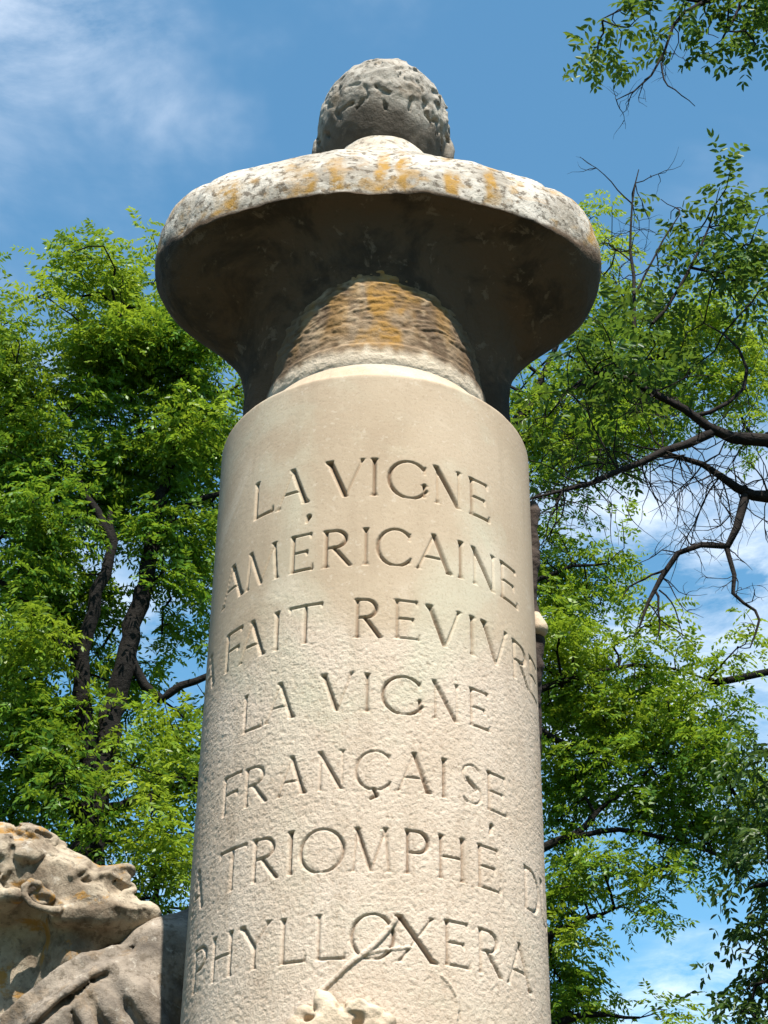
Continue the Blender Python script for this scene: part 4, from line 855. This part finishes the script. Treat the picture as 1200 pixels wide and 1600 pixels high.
for (x, y, n, R3) in [(600, 900, 300, (1.0, 1.3, 1.6)), (560, 1350, 220, (1.0, 1.3, 1.2)), (650, 560, 130, (.9, 1.0, .8)), (1440, 1000, 160, (.7, 1.0, 1.2))]:
    fill.append(atY(x, y, YR_+0.5)+unit(tr.normal(size=(n, 3)))*tr.uniform(0, 1, (n, 1))**0.4*np.array(R3))
fill = np.concatenate(fill); pR = np.concatenate([pR, fill]); tR = np.concatenate([tR, tr.uniform(0, 0.25, len(fill))])
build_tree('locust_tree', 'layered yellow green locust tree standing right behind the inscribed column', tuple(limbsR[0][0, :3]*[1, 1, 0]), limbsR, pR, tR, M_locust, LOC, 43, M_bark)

# --- ash tree reaching in from the right with half bare boughs
YA = 5.0
def twig(p0, d0, L, r0, r, n=7, wob=0.35, sag=0.0):
    p = np.array(p0, float); d = unit(np.array(d0, float)); out = [np.r_[p, r0]]
    for i in range(n):
        d = unit(d+r.normal(0, wob, 3)*np.array([1, 0.7, 1])+np.array([0, 0, sag])); p = p+d*L/n; out.append(np.r_[p, r0*(1-0.75*(i+1)/n)])
    return np.array(out)
trunkA = np.array([[3.35, 5.6, 0, .19], [3.3, 5.58, 1.2, .165], [3.2, 5.5, 2.6, .15], [3.05, 5.4, 3.8, .13], [3.0, 5.35, 5.0, .11], [2.9, 5.3, 6.2, .08], [2.8, 5.2, 7.4, .05]])
trunkA = catmull(trunkA, 60)
joinA = atY(1200, 690, YA); joinB = atY(1200, 775, YA+.1)
inA = catmull(np.array([[3.05, 5.4, 3.75, .06], [2.5, 5.2, 4.6, .046], np.r_[atY(1290, 700, YA+.05), .034], np.r_[atY(1200, 688, YA), .027]]), 18)
inB = catmull(np.array([[3.06, 5.41, 3.45, .055], [2.5, 5.3, 4.2, .040], np.r_[atY(1290, 770, YA+.12), .029], np.r_[atY(1200, 776, YA+.1), .023]]), 18)
inC = catmull(np.array([[2.95, 5.33, 5.4, .05], [2.4, 5.0, 6.3, .034], np.r_[atY(1290, -60, YA-.1), .022], np.r_[atY(1200, -30, YA-.2), .016]]), 18)
limbsA = [trunkA, inA, inB, inC,
 limb3([(1200, 688), (1150, 684), (1115, 672), (1085, 650), (1040, 625), (990, 598), (955, 582), (920, 583), (885, 612)], [YA, YA, YA, YA-.03, YA-.06, YA-.08, YA-.1, YA-.12, YA-.1], [23, 21, 18, 15, 13, 11, 8, 6, 3], 0.003),
 limb3([(1112, 676), (1062, 698), (1010, 716), (960, 738), (900, 763), (832, 778)], [YA, YA-.03, YA-.05, YA-.08, YA-.1, YA-.12], [15, 13, 11, 9, 7, 4], 0.003),
 limb3([(1200, 776), (1166, 771), (1130, 745), (1092, 722), (1040, 714), (990, 730)], YA+.1, [21, 17, 13, 10, 7, 4], 0.003),
 limb3([(993, 600), (990, 540), (990, 480), (987, 410), (984, 360), (990, 300), (998, 265)], YA-.08, [8, 7, 6, 5, 3.5, 2.5, 1.5], 0.002),
 limb3([(988, 410), (968, 392), (945, 380), (925, 385)], YA-.08, [3, 2.5, 2, 1.5], 0.002),
 limb3([(990, 460), (1005, 435), (1020, 405), (1040, 370), (1062, 335)], YA-.1, [5, 4, 3.5, 3, 2], 0.002),
 limb3([(1020, 505), (1050, 470), (1072, 430), (1100, 380), (1118, 320)], YA-.05, [6, 5, 5, 4, 2], 0.002),
 limb3([(1085, 650), (1120, 640), (1160, 610), (1165, 570), (1140, 530), (1100, 505)], YA-.02, [8, 7, 6, 5, 4, 2], 0.002),
 limb3([(1166, 771), (1156, 815), (1140, 846), (1130, 855), (1090, 852), (1060, 861), (1042, 888), (1023, 920), (1010, 950), (999, 980)], YA+.1, [15, 13, 12, 11, 10, 9.5, 9, 8, 5, 3], 0.002),
 limb3([(1134, 852), (1148, 905), (1148, 933), (1172, 950), (1188, 964), (1182, 986), (1172, 1012)], YA+.1, [8, 7, 6, 5, 4.5, 3.5, 2], 0.002),
 limb3([(1040, 890), (1015, 900), (986, 915), (972, 935)], YA+.1, [4.5, 3.5, 3, 1.5], 0.002),
 limb3([(1023, 922), (1029, 950), (1031, 980), (1025, 1000)], YA+.1, [4.5, 3.5, 3, 1.5], 0.002),
 limb3([(1030, 922), (1052, 945), (1062, 975), (1066, 996)], YA+.1, [3, 2.5, 2, 1.2], 0.002),
 limb3([(1200, -20), (1130, -5), (1075, 15), (1052, 40), (1033, 95), (1000, 135), (963, 156)], YA-.2, [14, 11, 7, 5, 4, 3, 1.5], 0.002),
 limb3([(1033, 98), (1040, 128), (1062, 146), (1086, 166)], YA-.2, [3, 2.6, 2, 1.2], 0.002),
 limb3([(1100, 3), (1030, -4), (985, 10), (940, 30)], YA-.2, [6, 5, 3.5, 2], 0.002),
 limb3([(1160, -10), (1150, 25), (1130, 60)], YA-.2, [5, 4, 2], 0.002),
]
ta = np.random.default_rng(53)
extraA = []
def bare(src, n, Lr, sag, lo_=0.15, r0=0.0036, br=3):
    for i in range(n):
        k_ = ta.integers(int(len(src)*lo_), len(src)); p = src[k_, :3]; d = np.array([ta.normal(0, 1), ta.normal(0, .5), ta.normal(-0.1, .8)])
        t_ = twig(p, d, ta.uniform(*Lr), r0*ta.uniform(.6, 1.1), ta, 7, 0.32, sag); extraA.append(t_)
        for q in range(br):
            kk = ta.integers(2, 6); extraA.append(twig(t_[kk, :3], t_[kk+1, :3]-t_[kk, :3]+ta.normal(0, .05, 3), ta.uniform(*Lr)*0.5, r0*0.5, ta, 5, 0.35, sag))
bare(limbsA[5], 34, (.18, .42), -0.05); bare(limbsA[6], 34, (.2, .5), -0.08, .1); bare(limbsA[12], 14, (.10, .25), -0.05, .2, .003); bare(limbsA[13], 7, (.08, .2), -0.05, .2, .0025)
bare(limbsA[7], 12, (.12, .30), 0.05, .35, .003); bare(limbsA[8], 5, (.1, .2), 0.05, .2, .0022); bare(limbsA[17], 8, (.1, .25), -0.05, .4, .0024); bare(limbsA[4], 14, (.15, .4), 0.05, .3)
blA = [(1110, 335, 28, 0, .1), (1085, 355, 22, 0, .1), (1058, 345, 14, 0, .1), (1140, 360, 18, 0, .1), (1168, 392, 28, 0, .05), (1192, 408, 26, 0, .05), (1175, 440, 34, 0, 0), (1130, 430, 30, 0, 0), (1090, 400, 26, 0, .1), (1060, 430, 26, 0, .05), (1030, 470, 26, -.1, .1), (1080, 480, 28, 0, .1), (1000, 500, 24, -.1, .2), (1010, 545, 30, -.1, 0), (980, 570, 28, -.1, 0), (940, 560, 28, -.1, .05), (905, 590, 26, -.1, 0), (880, 620, 24, -.1, 0), (930, 620, 26, -.1, 0), (970, 630, 26, -.1, 0), (1050, 560, 26, 0, .05), (1070, 530, 24, 0, .1),
 (950, 530, 22, -.1, .2), (1180, 480, 24, 0, .05), (1020, 600, 22, -.1, .05), (850, 640, 20, -.1, 0), (900, 690, 22, -.1, .1), (980, 680, 20, -.1, .2), (948, 38, 12, -.2, .3), (932, 58, 7, -.2, .4), (980, 22, 16, -.2, .15), (1000, 45, 10, -.2, .1), (1022, 2, 16, -.2, .1), (1068, 4, 22, -.2, 0), (1108, 12, 26, -.2, 0), (1122, 45, 16, -.2, 0), (1152, 12, 28, -.2, 0), (1182, 22, 26, -.2, 0), (1170, -12, 26, -.2, 0), (1085, 30, 16, -.2, 0), (1150, 45, 16, -.2, 0), (1195, 50, 14, -.2, 0)]
pA, tA = blob_points(blA, YA, 0.14, 4200, ta, 0.8, 0.03)
fa = []
for (c, n, R3) in [((2.6, 5.2, 6.6), 160, (.7, .9, .9)), ((3.6, 5.8, 6.4), 220, (1.2, 1.4, 1.3)), ((2.5, 5.0, 5.0), 70, (.45, .6, .6))]:
    fa.append(np.array(c)+unit(ta.normal(size=(n, 3)))*ta.uniform(0, 1, (n, 1))**0.45*np.array(R3))
fa = np.concatenate(fa); pA = np.concatenate([pA, fa]); tA = np.concatenate([tA, ta.uniform(0, .1, len(fa))])
ASH = dict(n=2, len=(0.09, 0.14), pairs=5, ll=0.040, lw=0.015, droop=(0.05, 0.4), hexa=True, scatter=0.02)
build_tree('ash_tree', 'dark leaved tree with half bare twisted boughs reaching in beside the bust', (3.35, 5.6, 0), limbsA, pA, tA, M_ash, ASH, 47, M_twig, extraA, twig_r=0.0016)

# --- darker tree at the far right
YD = 7.5
limbsD = [catmull(np.array([np.r_[atY(1420, 1500, YD)*[1, 1, 0], .13], np.r_[atY(1400, 2000, YD), .12], np.r_[atY(1360, 1600, YD), .10], np.r_[atY(1340, 1300, YD), .07], np.r_[atY(1330, 1080, YD), .03]]), 40),
 limb3([(1350, 1450), (1280, 1400), (1210, 1380), (1165, 1390)], YD, [20, 14, 9, 4], .004), limb3([(1360, 1600), (1290, 1560), (1220, 1530), (1180, 1540)], YD, [20, 14, 9, 4], .004), limb3([(1342, 1320), (1280, 1240), (1220, 1190), (1190, 1180)], YD, [16, 12, 8, 4], .004)]
blD = [(1190, 1180, 22, 0, .1), (1180, 1215, 18, 0, 0), (1200, 1250, 26, 0, 0), (1175, 1245, 16, 0, 0), (1190, 1300, 24, 0, 0), (1165, 1345, 12, 0, 0), (1195, 1350, 28, 0, 0), (1170, 1385, 20, 0, .1), (1200, 1400, 30, 0, 0), (1185, 1440, 20, 0, 0), (1205, 1460, 24, 0, 0), (1190, 1490, 20, 0, 0), (1175, 1515, 14, 0, .1), (1200, 1530, 28, 0, 0), (1170, 1560, 20, 0, .05), (1160, 1585, 16, 0, .1), (1195, 1590, 30, 0, 0), (1190, 1640, 40, 0, 0),
 (1285, 1290, 55, 0, 0), (1280, 1400, 70, 0, 0), (1280, 1550, 70, 0, 0), (1390, 1230, 80, 0, 0), (1400, 1400, 90, 0, 0), (1400, 1600, 90, 0, 0)]
pD, tD = blob_points(blD, YD, 0.2, 1000, ta)
DK = dict(n=3, len=(0.13, 0.20), pairs=5, ll=0.050, lw=0.017, droop=(0.5, 1.3), hexa=True, scatter=0.03)
build_tree('elm_tree', 'dark green drooping tree at the edge below the bare boughs', tuple(limbsD[0][0, :3]*[1, 1, 0]), limbsD, pD, tD, M_dark, DK, 49, M_bark, twig_r=0.002)
# --- unseen belt of trees, added to block light from the low sky
rw = np.random.default_rng(77); nW = 42000
az = rw.uniform(0, 2*math.pi, nW); behind = 0.5-0.5*np.cos(az)                        # 1 behind the camera
hmax = 6.2+4.5*behind+2.0*(fbm(np.stack([np.cos(az)*3, np.sin(az)*3, 0*az], -1), 90, 3)-0.5)*2
zz3 = hmax*rw.uniform(0.02, 1, nW)**0.8; rad3 = 17+rw.uniform(-2.2, 2.2, nW)+1.5*np.sin(az*7)
bw = np.stack([rad3*np.sin(az), rad3*np.cos(az)+1.0, zz3], -1)
Vw, Fw_, tw_, vw_ = leaf_mesh(bw, rw.normal(size=(nW, 3))*[1, 1, .6], rw.uniform(0.3, 0.6, nW), 1, 0.36, 0.16, rw.uniform(0.1, 0.6, nW), rw, rw.uniform(0, .2, nW), rw.uniform(0, 1, nW))
wd_ = mesh_np('added_woodland', Vw, Fw_, M_dark, smooth=False, attrs={'tint': ('FACE', tw_), 'vary': ('FACE', vw_)}); wd_['kind'] = 'stuff'
wd_['label'] = 'unseen belt of dark green trees added to block low sky light'; wd_['category'] = 'added_woodland'
